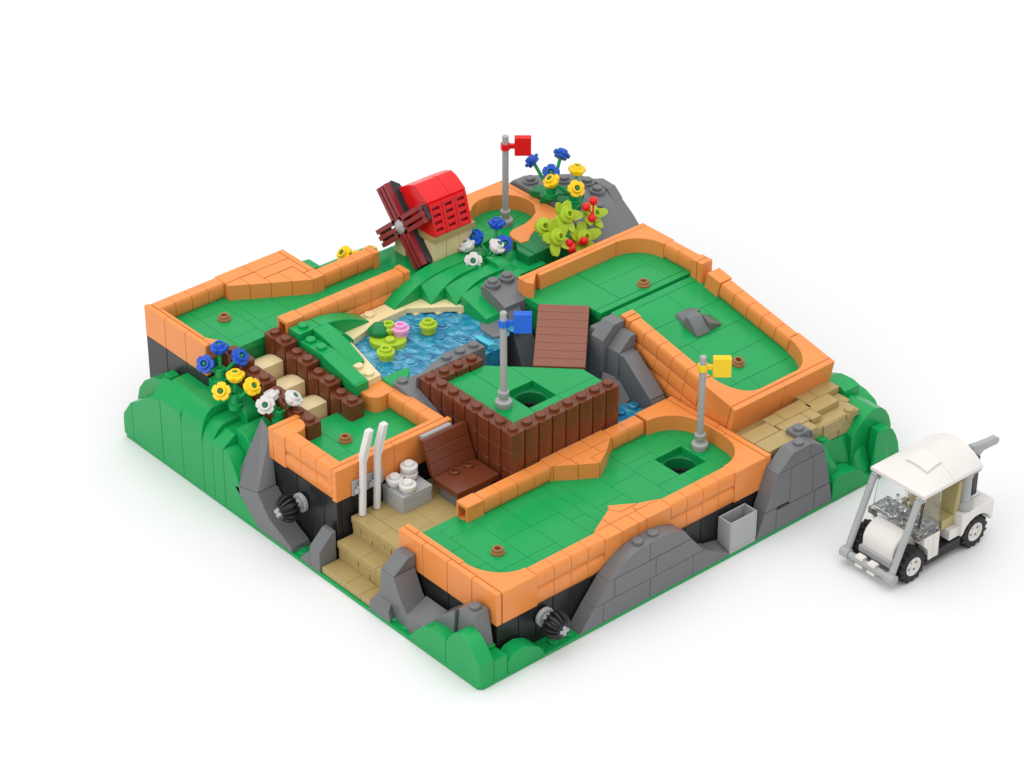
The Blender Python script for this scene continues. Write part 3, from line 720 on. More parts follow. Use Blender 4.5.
# gray wall behind island, edge of the pond
m = MB()
m.prism([(12.0, 17.02), (15.0, 17.02), (15.0, 17.98), (12.85, 17.98), (11.4, 17.6), (9.85, 16.98)], .2, 7.0, 'z', .03)
for x in (12.5, 13.5, 14.5): m.stud(x, 17.5, 7.0)
m.hull([(9.02, 17.3, .2), (9.98, 17.0, .2), (9.02, 18.2, .2), (9.98, 18.4, .2), (9.05, 18.1, 6.5), (9.98, 18.2, 6.5), (9.05, 17.3, 6.5), (9.98, 17.3, 6.5), (9.4, 13.2, .2), (9.98, 13.2, .2), (9.45, 13.4, 4.9), (9.98, 13.4, 4.9)], .02)
m.stud(9.55, 17.8, 6.48)
m.prism([(9.99, 17.02), (11.4, 17.6), (12.0, 17.98), (10.6, 18.2), (9.99, 18.2)], .2, 6.3, 'z', .02)
lone(m, 'rock', DGRAY, 'grey studded stone bank behind the log walled island', 'rock', (12, 17.5, .2), 'grey rocks')
# back corner rock
m = MB()
m.hull([(27.6, 20.4, .2), (31.7, 20.4, .2), (31.7, 31.5, .2), (27.6, 31.5, .2), (27.6, 30.6, 6.9), (29.5, 30.6, 6.9), (31.7, 28.5, 6.6), (27.65, 29.2, 8.3), (28.6, 29.2, 8.3), (31.0, 27.2, 8.4), (31.7, 25.1, 8.45), (31.7, 24.3, 8.35), (27.65, 24.3, 8.3), (31.7, 22.6, 7.2), (31.5, 20.4, 5.6), (27.65, 20.4, 5.8)], .05)
for x, y, z in ((28.3, 28.3, 8.32), (29.9, 26.95, 8.36), (30.7, 25.75, 8.4), (30.5, 24.6, 8.38), (29.7, 23.6, 7.9)):
    m.lathe([(0, -.3), (.45, -.3), (.49, -.26), (.49, .12), (.46, .15), (0, .15)], (x, y, z)); m.stud(x, y, z+.15)
m.prism([(23.6, 7.9), (24.3, 8.5), (25.4, 8.55), (26.2, 8.2)], 31.05, 31.72, 'x')
m.box(29.2, 22.6, 6.5, 31.0, 22.68, 7.05, .02)
lone(m, 'rock', DGRAY, 'large grey sloping rock with studs at the far corner', 'rock', (30, 26, .2), 'grey rocks')

# ---- green mounds -----------------------------------------------------------------------------------------------
def rounded(p0, p1, n=7, bulge=1.0):
    """quarter ellipse from p0 (low) to p1 (high)"""
    return [(p0[0]+(p1[0]-p0[0])*(1-math.cos(PI/2*i/n)), p0[1]+(p1[1]-p0[1])*math.sin(PI/2*i/n)) for i in range(n+1)]
m = MB()
# strips: profile in (x,z)
def strip(y0, y1, prof, zb=.2, xe=3.0):
    m.prism([(0.005, zb)]+prof+[(xe, prof[-1][1]), (xe, zb)], y0+.008, y1-.008, 'y', .03)
strip(26, 28, [(0.005, 4.42), (1.0, 5.4)], xe=2.0)
strip(24.0, 26, rounded((.005, 3.7), (1.0, 5.45)), xe=2.95)
strip(23.0, 24.0, rounded((.005, 3.3), (1.1, 4.9)), xe=2.95)
strip(22.0, 23.0, [(.005, 4.0), (.9, 4.6)], xe=2.95)
m.prism([(28.02, .2), (28.02, 4.3), (28.9, 4.1), (30.98, 2.78), (30.98, .2)], .005, 1.0, 'x')
m.hull([(.03, 28.03, 4.25), (.03, 28.9, 4.05), (1.0, 28.03, 5.25), (1.0, 28.9, 5.1), (1.0, 28.03, 4.0), (1.0, 28.9, 4.0)], .02)
m.prism([(28.02, .2), (28.02, 4.95), (29.2, 4.75), (30.2, 4.4), (31.0, 3.85), (31.6, 3.1), (31.85, 2.3), (31.9, .2)], 1.01, 2.0, 'x')
m.box(1.3, 28.6, 4.7, 1.9, 29.3, 5.05, .04)
m.prism([(30.99, .2), (30.99, 2.75), (31.1, 2.7), (31.9, 1.65), (31.98, 1.2), (31.98, .2)], .005, 1.0, 'x')
m.prism([(21.98, .2), (21.98, 4.0)]+[(21.98-1.5*math.sin(PI/2*i/7), 4.0-3.0*(1-math.cos(PI/2*i/7))) for i in range(1, 8)]+[(20.45, .2)], .0, 1.0, 'x')
m.prism([(21.98, .2), (21.98, 5.0)]+[(21.98-1.9*math.sin(PI/2*i/7), 5.0-2.0*(1-math.cos(PI/2*i/7))) for i in range(1, 8)]+[(20.05, .2)], 1.01, 2.95, 'x')
m.prism([(25.9, 4.5), (25.9, 5.0)]+[(25.9-3.6*math.sin(PI/2*i/8), 6.0-1.0*(1-math.cos(PI/2*i/8))) for i in range(0, 9)]+[(22.3, 4.5)], 2.0, 2.96, 'x')
m.prism([(21.98, .2), (21.98, 1.3), (21.1, 2.0), (20.5, 1.5), (18.9, .22)], .008, .9, 'x')
# brick seams on the outer face are real gaps
lone(m, 'green_mound', GREEN, 'tall green stepped mound with flowers on the left edge', 'mound', (1.5, 25, .2), 'green mounds')
m = MB()
m.prism([(.01, .2), (2.75, .2), (2.75, 1.75)]+[(2.65-2.2*(i/7), 1.85+1.15*math.sin(PI*.5+PI*.5*i/7*.9)-.0) for i in range(0)]+[(2.3, 2.35), (1.9, 2.75), (1.5, 2.85), (1.0, 2.7), (.6, 2.35), (.01, 1.6)], .005, .95, 'x')
m.prism([(2.77, .2), (5.9, .2), (5.2, 1.0), (4.6, 1.6), (4.0, 1.85), (3.4, 1.9), (2.77, 1.8)], .005, .9, 'x')
m.brick(.95, .01, .2, 1.9, .95, 1.45); m.brick(.95, .95, .2, 1.9, 1.2, 1.6)
m.prism([(1.92, .2), (4.4, .2), (4.4, .45), (4.1, .85), (3.6, 1.2), (3.0, 1.4), (2.4, 1.3), (1.92, .95)], .01, .95, 'y')
lone(m, 'green_mound', GREEN, 'low green mound on the nearest corner of the baseplate', 'mound', (1, 1, .2), 'green mounds')
m = MB()
# right mound
def hump(y0, y1, xs, zs_): m.prism([(xs[0], .2)]+list(zip(xs, zs_))+[(xs[-1], .2)], y0, y1, 'y', .03)
hump(.005, 1.0, (26.12, 26.3, 27.0, 27.8, 28.4, 29.0, 29.6, 30.2, 31.0, 31.6, 31.98), (1.3, 1.5, 1.6, 1.5, 1.2, .6, .42, .42, .42, .42, .42))
m.hull([(25.6, .4, .2), (27.2, .4, .2), (25.6, 2, .2), (27.2, 2, .2), (25.6, .5, 2.6), (26.4, .5, 2.5), (27.1, .5, 1.6), (25.6, 1.2, 3.4), (26.4, 1.2, 3.4), (25.6, 2, 3.5), (26.4, 2, 3.5), (27.3, 2, 1.8)], .03)
m.brick(25.5, 1.05, .2, 26.9, 2.6, 3.4); m.stud(26.4, 1.45, 3.4)
m.prism([(1.0, .2), (1.0, .7), (1.5, 2.9), (3.2, 2.9), (3.2, .2)], 26.9, 28.9, 'x'); m.stud(28.2, 1.95, 2.9)
hump(1.05, 3.0, (28.6, 28.9, 29.6, 30.4, 31.0, 31.4, 31.7, 31.9, 31.96), (2.9, 3.2, 3.75, 4.05, 3.85, 3.5, 3.0, 2.4, 1.8))
m.prism([(3.02, .2), (6.6, .2), (6.5, 2.6), (6.0, 3.6), (5.2, 4.2), (4.4, 4.5), (3.5, 4.55), (3.02, 4.4)], 30.0, 31.2, 'x')
m.prism([(2.0, .2), (6.2, .2), (5.8, 2.6), (5.0, 3.55), (4.2, 3.8), (3.2, 3.7), (2.4, 3.35), (2.02, 2.8)], 31.22, 31.97, 'x')
hump(.35, 1.03, (29.9, 30.1, 30.9, 31.3, 31.6, 31.85, 31.97), (1.2, 2.95, 2.9, 2.6, 2.1, 1.5, .9))
m.hull([(29.4, .05, .2), (30.9, .05, .2), (29.4, .34, .2), (30.9, .34, .2), (29.9, .34, 2.95), (30.75, .34, 2.85), (30.7, .06, .9), (29.6, .06, .7)], .02)
m.hull([(28.2, .35, .2), (29.9, .35, .2), (28.2, 1.6, .2), (29.9, 1.6, .2), (29.2, 1.55, 2.2), (29.85, 1.5, 2.7), (28.6, .4, .75), (29.6, .4, .6)], .03)
m.brick(22.1, 2.0, .2, 25, 3.6, 3.4); m.stud(22.8, 3.2, 3.4); m.stud(23.7, 3.2, 3.4); m.stud(22.6, 2.4, 3.4)
m.brick(22.1, 3.6, .2, 31.8, 6, 2.6)
lone(m, 'green_mound', GREEN, 'rounded green mound at the right corner behind the golf cart', 'mound', (29, 3, .2), 'green mounds')
# tan slab path
m = MB()
for (x0, y0, x1, y1, z) in ((22.05, 1.25, 24.2, 2.4, 4.6), (22.05, 2.42, 24.1, 3.5, 4.6), (24.22, 1.3, 26.0, 2.1, 4.58), (24.12, 2.95, 25.1, 3.85, 4.6), (24.22, 2.12, 26.2, 2.93, 4.6), (25.12, 2.95, 27.2, 3.95, 4.6), (26.22, 2.0, 27.0, 2.93, 4.6), (27.02, 2.42, 28.9, 3.4, 4.6), (27.22, 3.42, 28.2, 4.35, 4.6), (28.22, 3.42, 29.95, 4.35, 4.6), (22.05, 3.52, 27.5, 4.4, 4.15), (28.95, 2.5, 29.9, 3.4, 4.15)):
    m.brick(x0, y0, z-.4, x1, y1, z, .008, .022)
for j, z in enumerate((4.15, 3.75, 3.35)):
    x = 24.2-.3*j; k = j
    while x < 29.5-.3*j:
        w_ = (1.6, .9, 1.3, .6)[k % 4]; xe = min(x+w_, 29.6-.3*j)
        m.brick(x, 1.5+.05*(k % 2), z-.4, xe, 2.6, z, .014, .02); x = xe; k += 1
m.stud(29.0, 1.75, 4.15); m.brick(24, 1.6, 2.5, 29.4, 4.2, 4.19); m.brick(29.4, 2.6, 2.5, 29.9, 4.3, 4.18); m.brick(22.06, 1.4, 2.5, 24, 3.4, 4.18)
lone(m, 'stone_path', DKTAN, 'dark tan slab path climbing beside the lowest end of the sloping lane', 'path', (26, 2.5, 2.5))

# ---- pond --------------------------------------------------------------------------------------------------------
m = MB(); m.prism([(7.5, 18.2), (11.5, 17.4), (16.6, 17.4), (18.6, 20), (18.6, 23), (15, 25), (8, 25)], 5.0, 6.15, 'z', .02)
rn = random.Random(3)
for i in range(9, 19):
    for j in range(18, 25):
        m.lathe([(.46, 0), (.46, .05), (.40, .07), (0, .07)], (i+.5, j+.5, 6.13), n=18)
        if rn.random() < .45: m.lathe([(.3, 0), (.3, .1), (.26, .13), (0, .13)], (i+.5, j+.5, 6.18), n=16)
pond = lone(m, 'pond_water', WATER, None, None, (13, 21, 5)); tag(pond, kind='structure')
m = MB(); m.prism([(18, 8.5), (21.9, 8.5), (21.9, 15), (15.5, 19), (14, 17.0)], .2, 3.75, 'z', .02)
for i in range(18, 22):
    for j in range(9, 16): m.stud(i+.5, j+.5, 3.75)
lp = lone(m, 'pool_water', WATER, None, None, (19, 11, .2)); tag(lp, kind='structure')
m = MB()
n = 8
ar_o = [(15.7+1.25*math.sin(PI/2*i/n), 5.0+1.55*math.cos(PI/2*i/n)) for i in range(n+1)]
ar_i = [(15.7+.95*math.sin(PI/2*i/n), 5.0+1.2*math.cos(PI/2*i/n)) for i in range(n+1)]
m.prism(ar_o+ar_i[::-1], 17.55, 17.7, 'y', .02); m.prism(ar_o+ar_i[::-1], 18.7, 18.85, 'y', .02)
m.prism(ar_o[::-1]+[(x-.1*math.sin(PI/2*i/n), z-.1*math.cos(PI/2*i/n)) for i, (x, z) in enumerate(ar_o)], 17.71, 18.69, 'y', .01)
m.box(16.8, 17.55, 3.8, 16.95, 18.85, 4.98, .02)
lone(m, 'waterfall', AQUA, 'clear aqua block where pond water spills beside the blue flag', 'waterfall', (16, 18.2, 3.5))
# beach
m = MB()
m.prism([(8.05, 19.05), (9.0, 19.05), (9.98, 23.0), (9.98, 24.95), (8.05, 24.95)], 6.0, 6.6, 'z', .02)
m.prism([(9.99, 23.02), (12.75, 23.72), (14.7, 23.75), (14.7, 24.98), (9.99, 24.98)], 6.0, 6.6, 'z', .02)
m.prism([(14.72, 23.75), (15.5, 23.15), (16.4, 22.5), (17.2, 21.85), (18.1, 21.15), (18.6, 22.6), (16.5, 24.98), (14.72, 24.98)], 6.25, 6.6, 'z', .02)
for k in range(3): m.box(15.0+k*1.05, 23.3-k*.78, 6.0, 15.55+k*1.05, 24.2-k*.78, 6.25, .01)
for x, y in ((8.5, 20.5), (8.5, 19.5), (12.5, 24.5)): m.stud(x, y, 6.6)
lone(m, 'beach', CREAM, 'pale sand coloured beach edging the blue pond', 'beach', (11, 23, 6))
# slope between the log fence and the beach
m = MB()
m.brick(7.05, 23.95, 6.2, 8.6, 24.95, 7.75); m.stud(7.75, 24.5, 7.75)
m.brick(7.05, 21.9, 6.2, 8.0, 23.93, 7.35); m.stud(7.5, 23.5, 7.35); m.stud(7.5, 22.5, 7.35)
m.prism([(21.88, 6.2), (21.88, 7.35), (21.3, 7.2), (19.0, 6.75), (19.0, 6.2)], 7.05, 8.0, 'x')
m.brick(7.02, 18.85, 6.0, 8.0, 19.9, 6.72)
m.prism([(23.93, 6.2), (23.93, 7.75)]+[(23.93-3.3*i/8, 7.75-.95*(i/8)**1.7) for i in range(1, 9)]+[(20.63, 6.2)], 8.02, 9.1, 'x')
m.prism([(8.62, 6.2), (8.62, 7.75)]+[(8.62+3.5*i/8, 7.75-1.12*(i/8)**2) for i in range(1, 9)]+[(12.12, 6.2)], 23.97, 24.95, 'y')
m.prism([(9.02, 6.2), (9.02, 7.5)]+[(9.02+1.1*i/8, 7.5-.85*(i/8)**2) for i in range(1, 9)]+[(10.12, 6.2)], 22.9, 23.93, 'y')
lone(m, 'green_slope', GREEN, 'green curved slope between the log fence and the beach', 'slope', (8, 22, 6.2), 'green slopes by the pond')
# slope under the windmill
m = MB()
def cslope(x0, z0, x1, z1, y0, y1, lift=.5):
    n = 9
    vs = []; fs = []
    for y, za in ((y0+.012, z0), (y1-.012, z0+lift)):
        row = [(x0+(x1-x0)*i/n, z1-(z1-za)*(1-i/n)**2) for i in range(n+1)]+[(x1+1.4, z1)]
        for px, pz in row: vs.append((px, y, pz))
        for px, pz in row: vs.append((px, y, 6.0))
    k = n+2
    for i in range(k-1):
        fs += [(i, i+1, 2*k+i+1, 2*k+i), (k+i, k+i+1, 3*k+i+1, 3*k+i), (i, i+1, k+i+1, k+i), (2*k+i, 2*k+i+1, 3*k+i+1, 3*k+i)]
    fs += [(0, k, 3*k, 2*k), (k-1, 2*k-1, 4*k-1, 3*k-1)]
    m.add(vs, fs)
cslope(14.05, 6.66, 18.0, 7.9, 24.05, 25.1, 0)
cslope(16.05, 6.66, 18.6, 7.85, 23.1, 24.05, .88)
cslope(17.1, 6.66, 19.4, 7.7, 22.1, 23.1, .72)
cslope(18.0, 6.75, 19.8, 7.5, 21.0, 22.1, .5)
m.brick(18.6, 21.2, 6.0, 21.0, 24.0, 7.42); m.brick(18.0, 23.9, 6.0, 21.5, 25.2, 7.6)
m.prism([(22.0, 6.0), (22.0, 7.3), (19.7, 6.65), (19.5, 6.0)], 17.35, 18.4, 'x', .02)
lone(m, 'green_slope', GREEN, 'green zigzag edged slope between windmill and pond', 'slope', (17, 23.5, 6), 'green slopes by the pond')
m = MB()
m.brick(19.4, 21.4, 6, 23.5, 24.0, 7.35); m.prism([(18.5, 6), (24, 6), (24, 7.0), (22.3, 7.0), (21.0, 7.72), (19.6, 7.84), (18.5, 7.84)], 24.0, 25.3, 'y')
m.hull([(20.5, 22.0, 7.3), (21.9, 22.0, 7.3), (20.5, 23.6, 7.3), (21.9, 23.6, 7.3), (20.5, 22.4, 8.0), (21.3, 22.9, 8.0), (20.5, 23.5, 8.0)], .03)
m.hull([(21.7, 22.9, 7.3), (23.2, 22.9, 7.3), (21.7, 24.4, 7.3), (23.2, 24.4, 7.3), (21.7, 23.4, 7.9), (22.4, 24.2, 7.9), (21.7, 24.3, 7.9)], .03)
m.box(20.9, 25.4, 7.0, 23.2, 25.75, 7.6, .03)
lone(m, 'green_slope', GREEN, 'green broken ground with white and blue flowers beside the windmill', 'slope', (21.5, 23, 6), 'green slopes by the pond')
m = MB(); m.prism([(9.05, 19.05), (10.4, 19.1), (10.95, 18.9), (10.5, 18.4), (10.0, 18.0), (9.02, 18.0)], 5.9, 6.35, 'z', .02)
lone(m, 'green_slope', GREEN, 'small green patch at the near tip of the pond', 'slope', (9.8, 18.5, 5.9), 'green slopes by the pond')
m = MB(); m.brick(23.0, 21.8, .2, 27.0, 23.9, 8.0); m.prism([(22.5, 21.82), (22.98, 21.82), (22.98, 23.5), (22.5, 22.9)], .2, 7.98, 'z'); m.brick(27.0, 20.05, .2, 29, 22.5, 6.5)
lone(m, 'green_block', DKGREEN, 'dark green block under the lime leaf bush behind the raised lane', 'block', (25, 22, .2))
m = MB()
for k, (x, y, z, a) in enumerate(((28.0, 27.0, 8.2, .3), (27.9, 26.2, 8.25, .8), (28.3, 25.5, 8.2, .1), (28.8, 24.8, 8.2, .5), (28.9, 25.8, 8.3, 1.0), (28.2, 24.4, 8.15, .2))):
    m.T = Matrix.Translation((x, y, z)) @ Matrix.Rotation(a, 4, 'Z') @ Matrix.Rotation(.15*((k % 3)-1), 4, 'X'); m.box(-.5, -.5, -.2, .5, .5, .3, .05)
m.T = None
lone(m, 'green_foliage', DKGREEN, 'dark green blocky foliage round the flowers on the far rock', 'foliage', (28.3, 25.8, 8.1))
m = MB(); m.brick(12.05, 29.0, .2, 18, 31.9, 6.0)
m.prism([(12.1, 5.9), (12.1, 6.7), (12.8, 7.05), (13.6, 6.95), (14.6, 5.95)], 30.4, 31.6, 'y')
lone(m, 'green_mound', GREEN, 'green mound hidden behind the back left lane, its top just showing', 'mound', (15, 30.5, .2), 'green mounds')

# ---- lily pads --------------------------------------------------------------------------------------------------------
def bud(mb, x, y, z):
    mb.lathe([(0, -.25), (.40, -.25), (.42, -.22), (.42, .12), (.46, .13), (.53, .16), (.53, .32), (.50, .35), (.37, .355), (.35, .37), (.35, .52), (.32, .55), (.21, .55), (.19, .52), (.19, .40), (0, .40)], (x, y, z), n=28)
m = MB(); bud(m, 14.4, 21.4, 6.42)
lone(m, 'lily_bud', LIME, 'lime green lily bud floating alone in the middle of the pond', 'lily bud', (14.45, 21.45, 6.1), 'lime lily buds')
m = MB(); bud(m, 10.65, 20.65, 6.42)
lone(m, 'lily_bud', LIME, 'lime green lily bud nearest the beach tip, in front of the pad', 'lily bud', (10.75, 20.75, 6.1), 'lime lily buds')
LP = thing('lily_pad', 'lime green lily pad with dark green leaf in the pond', 'lily pad', (11.9, 22, 6.15))
m = MB(); pts = arc(11.85, 21.95, 1.08, .8, 0, 360, 22)[:-1]
ca, sa = math.cos(-.75), math.sin(-.75)
pts = [(11.85+(x-11.85)*ca-(y-21.95)*sa, 21.95+(x-11.85)*sa+(y-21.95)*ca) for x, y in pts]
m.prism(pts, 6.1, 6.5, 'z', .04); m.stud(11.75, 21.65, 6.5); bud(m, 12.35, 22.5, 6.55); m.build('pad', LIME, LP)
m = MB(); m.hull([(11.85+.62*math.cos(a), 22.75+.62*math.sin(a), 6.45) for a in [i*PI/3 for i in range(6)]]+[(11.85+.7*math.cos(a), 22.75+.7*math.sin(a), 6.8) for a in [i*PI/3+.4 for i in range(6)]]+[(11.85+.3*math.cos(a), 22.75+.3*math.sin(a), 7.15) for a in [i*PI/2 for i in range(4)]], .04); m.build('leaf', DKGREEN, LP)
m = MB(); bud(m, 12.75, 21.9, 6.6)
lone(m, 'lily_flower', PINK, 'pink lily flower on the lime pad in the pond', 'lily', (12.75, 21.9, 6.5))

# ---- flowers -----------------------------------------------------------------------------------------------------------
def flower_head(c, d, mat, parent):
    d = Vector(d).normalized(); c = Vector(c)
    u = d.orthogonal().normalized(); w = d.cross(u)
    m = MB(); n = 60
    def ring(r0, amp, h): return [tuple(c+d*h+(u*math.cos(2*PI*i/n)+w*math.sin(2*PI*i/n))*(r0+amp*(.5-1.3*(1-abs(math.cos(2.5*2*PI*i/n)))**3))) for i in range(n)]
    rs = [ring(.1, 0, -.24), ring(.38, .0, -.24), ring(.41, .0, -.2), ring(.41, .0, -.05), ring(.48, .08, -.045), ring(.5, .09, -.01), ring(.5, .09, .11), ring(.47, .08, .15), ring(.33, 0, .152), ring(.31, 0, .30), ring(.28, 0, .34), ring(.19, 0, .34), ring(.17, 0, .3), ring(.17, 0, .12), ring(.02, 0, .12)]
    vs = [p for r_ in rs for p in r_]; fs = []
    for k in range(len(rs)-1):
        for i in range(n): fs.append([k*n+i, k*n+(i+1) % n, (k+1)*n+(i+1) % n, (k+1)*n+i])
    fs.append(list(range(n))); fs.append(list(range((len(rs)-1)*n, len(rs)*n)))
    m.add(vs, fs); hd = m.build('flower_head', mat, parent)
    k = MB(); k.cyl(c+d*.05, c+d*.3, .14, .12, 12); k.build('flower_centre', DKGREEN, hd)
def plant(label, base, heads, mat, group, tall=0):
    base = Vector(base)
    P = thing('flower_plant', label, 'flowers', base, group)
    m = MB(); m.lathe([(0, -.6), (.42, -.6), (.44, -.3), (.3, -.26), (.3, .3), (.26, .33), (.2, .33), (.18, .28), (.18, .1), (0, .1)], base)
    for c, d in heads:
        c = Vector(c); d = Vector(d).normalized(); mid = base.lerp(c, .45)+Vector((0, 0, -.12))
        m.tube([base+Vector((0, 0, -.1)), mid, c-d*.15], .11, 10)
    m.build('stem', GREEN, P)
    for c, d in heads: flower_head(c, d, mat, P)
FG = 'three headed flower plants'
plant('blue flowers highest on the left green mound', (2.2, 24.95, 6.75), [((2.6, 25.5, 7.95), (0, .05, 1)), ((1.5, 25.35, 7.4), (-.8, -.5, .75)), ((3.05, 24.2, 7.75), (.15, -.7, .75))], BLUE, FG)
plant('yellow flowers in the middle of the left green mound', (1.85, 23.15, 6.05), [((2.2, 23.5, 7.2), (0, 0, 1)), ((1.1, 23.35, 6.7), (-.75, -.6, .8)), ((2.35, 22.2, 7.05), (.1, -.85, .75))], YELLOW, FG)
plant('white flowers beside the leaning grey rock and tiny lane', (2.85, 20.4, 5.9), [((2.2, 20.76, 6.6), (-.8, -.9, .85)), ((2.85, 21.12, 6.72), (-.2, .55, 1)), ((3.45, 19.85, 6.95), (.35, -.5, .9))], WHITE, FG)
plant('blue flowers between the windmill and the round rear green', (21.49, 23.83, 7.4), [((22.3, 24.5, 9.16), (.1, .1, 1)), ((21.1, 25.01, 8.41), (-.8, .0, .8)), ((21.93, 23.46, 8.35), (-.3, -.9, .75))], BLUE, FG)
plant('white flowers beside the windmill base above the grey rock', (20.7, 23.3, 7.2), [((19.7, 23.6, 7.95), (-.8, -.8, .8)), ((20.39, 25.0, 8.16), (-.35, .3, 1)), ((21.41, 23.45, 8.38), (.35, -.55, 1))], WHITE, FG)
plant('blue flowers standing on the far corner rock', (27.82, 25.86, 9.0), [((27.53, 27.28, 10.44), (-.35, .65, .6)), ((29.02, 26.26, 10.77), (.75, .25, .75)), ((27.67, 25.7, 10.2), (-.6, -.7, .8))], BLUE, FG)
plant('yellow flowers standing on the far corner rock above the bush', (28.6, 24.6, 8.8), [((29.2, 25.05, 10.13), (.1, .0, 1)), ((27.33, 25.27, 9.94), (-.5, .1, .8)), ((28.22, 24.04, 9.58), (-.3, -.8, .75))], YELLOW, FG)
plant('yellow flowers peeping over the rail behind the back left lane', (16.3, 30.5, 6.0), [((15.6, 30.7, 6.9), (-.8, .1, .8)), ((17.15, 30.1, 6.75), (.4, .1, 1)), ((16.6, 31.0, 6.2), (.1, .8, .5))], YELLOW, FG)

# ---- lime bush with red berries --------------------------------------------------------------------------------------------
BU = thing('bush', 'lime green leafy bush with red berries behind the raised lane', 'bush', (25.5, 22.3, 7.9))
def leaf_plate(c, d, spin, sz=1.0):
    c = Vector(c); d = Vector(d).normalized(); u = d.orthogonal().normalized(); w = d.cross(u)
    m = MB()
    for k, (a, L) in enumerate(((0, 1.35), (68, 1.3), (142, 1.1), (215, 1.25), (288, 1.2))):
        a = math.radians(a+spin); ax = u*math.cos(a)+w*math.sin(a); tx = d.cross(ax)
        out = []
        for i in range(9):
            t_ = i/8; wd = .40*sz*math.sin(PI*(t_*.84+.09))**.6
            out.append((t_, wd))
        ring = [(.15+t_*(L-.15), wd) for t_, wd in out]+[(.15+t_*(L-.15), -wd) for t_, wd in out[::-1]]
        top = [c+ax*(r_*sz)+tx*q+d*(.10+.22*r_*r_*(1 if k % 2 else .4)) for r_, q in ring]; bot = [p-d*.17 for p in top]
        n = len(ring); vs = [tuple(p) for p in top+bot]
        m.add(vs, [list(range(n)), list(range(n, 2*n))[::-1]]+[[i, (i+1) % n, n+(i+1) % n, n+i] for i in range(n)])
    m.lathe([(0, -.1), (.5, -.1), (.52, 0), (.52, .3), (.48, .34), (.3, .35), (.29, .54), (.26, .57), (.17, .57), (.15, .5), (.15, .3), (0, .3)], c, d, 22)
    m.build('leaf_cluster', LIME, BU)
leaf_plate((24.48, 21.7, 8.63), (.05, -.95, .5), 10, .88)
leaf_plate((25.82, 22.4, 9.34), (.05, -.9, .55), 40, .8)
leaf_plate((26.62, 21.7, 7.77), (.0, -.9, .55), 62, .88)
leaf_plate((28.2, 22.6, 8.4), (.15, -.85, .6), 50, .72)
leaf_plate((24.37, 22.7, 8.93), (-.3, -.8, .6), 80, .5)
def berries(cs, hub):
    m = MB()
    for c in cs: m.ball(c, .27, 16); m.tube([hub, c], .06, 8)
    m.build('berry_sprig', RED, BU)
berries(((27.78, 22.0, 9.75), (26.94, 21.7, 9.77), (27.22, 21.5, 9.0)), (27.58, 21.8, 8.96))
berries(((25.11, 21.2, 8.17), (26.32, 21.2, 7.89), (25.14, 21.0, 7.87)), (25.94, 21.4, 7.81))

# ---- windmill ----------------------------------------------------------------------------------------------------------------
W = thing('windmill', 'red windmill with four dark red sails on a tan base', 'windmill', (19.5, 26.8, 7.06))
m = MB()
for k in range(3): m.brick(18.0+k, 25.2, 6.8, 19.0+k, 26.1, 9.1, .01, .03)
m.prism([(18.0, 25.6), (18.35, 25.2), (18.35, 26.1), (18, 26.1)], 6.8, 9.08, 'z') if False else None
for k in range(3): m.brick(18.0+k, 27.9, 6.8, 19.0+k, 28.9, 9.1, .01, .03)
m.brick(18.02, 26.1, 8.4, 21, 27.9, 9.08)
m.build('base', TAN, W)
m = MB(); m.brick(17.9, 25.05, 9.1, 21.15, 29.0, 9.5); m.build('base_slab', DKTAN, W)
HY0, HY1 = 25.2, 28.7
def wx(z): return (z-9.5)/2.1
# tapered house body
m = MB(); m.hull([(18.0, HY0+.1, 9.5), (18.0, HY1-.1, 9.5), (20.85, HY0+.1, 9.5), (20.85, HY1-.1, 9.5), (18.05, HY0+.62, 11.45), (18.05, HY1-.42, 11.4), (20.8, HY0+.62, 11.45), (20.8, HY1-.42, 11.4)], .02)
m.build('wall', RED, W)
# louvred grille bricks on the right flank: frame with real slots
m = MB()
sl = Vector((0, .55, 2.0)); sl.normalize(); nr = Vector((0, -1, 0)); nr = (nr-sl*nr.dot(sl)).normalized()
o0 = Vector((0, HY0, 9.52))
def gp(x, s_, h): return Vector((x, 0, 0))+o0+sl*s_+nr*h
for k in range(3):
    xa = 18.0+k*.95; xb = xa+.94
    m.hull([gp(q, s_, h) for q in (xa+.01, xa+.2) for s_ in (0, 1.98) for h in (-.1, .16)], .02); m.hull([gp(q, s_, h) for q in (xb-.2, xb-.01) for s_ in (0, 1.98) for h in (-.1, .16)], .02)
    for j in range(5):
        s0 = j*.435; m.hull([gp(q, s_, h) for q in (xa+.2, xb-.2) for s_ in (s0, s0+.24) for h in (-.1, .15)], .015)
m.build('louvres', RED, W)
m = MB(); m.hull([gp(q, s_, h) for q in (18.1, 20.75) for s_ in (.1, 2.0) for h in (-.2, -.06)], 0); m.build('louvre_backing', DKRED, W)
m = MB()
rp = [(HY0+.5, 11.42), (HY0+.5, 11.6), (26.5, 12.14), (26.95, 12.26), (27.5, 12.05), (HY1-.28, 11.5), (HY1-.28, 11.3)]
m.prism(rp, 18.0, 19.7, 'x', .03); m.prism(rp, 19.715, 20.9, 'x', .03); m.build('roof', RED, W)
hub = Vector((17.45, 27.4, 9.55))
m = MB(); m.cyl((18.2, hub.y, hub.z), (17.5, hub.y, hub.z), .28, .28); m.build('axle', BLACK, W)
m = MB(); m.hull([(17.55, hub.y+.5*math.cos(a), hub.z+.5*math.sin(a)) for a in [i*PI/3+.2 for i in range(6)]]+[(17.2, hub.y+.46*math.cos(a), hub.z+.46*math.sin(a)) for a in [i*PI/3+.2 for i in range(6)]]+[(16.95, hub.y, hub.z+.05)], .03); m.build('hub', LGRAY, W)
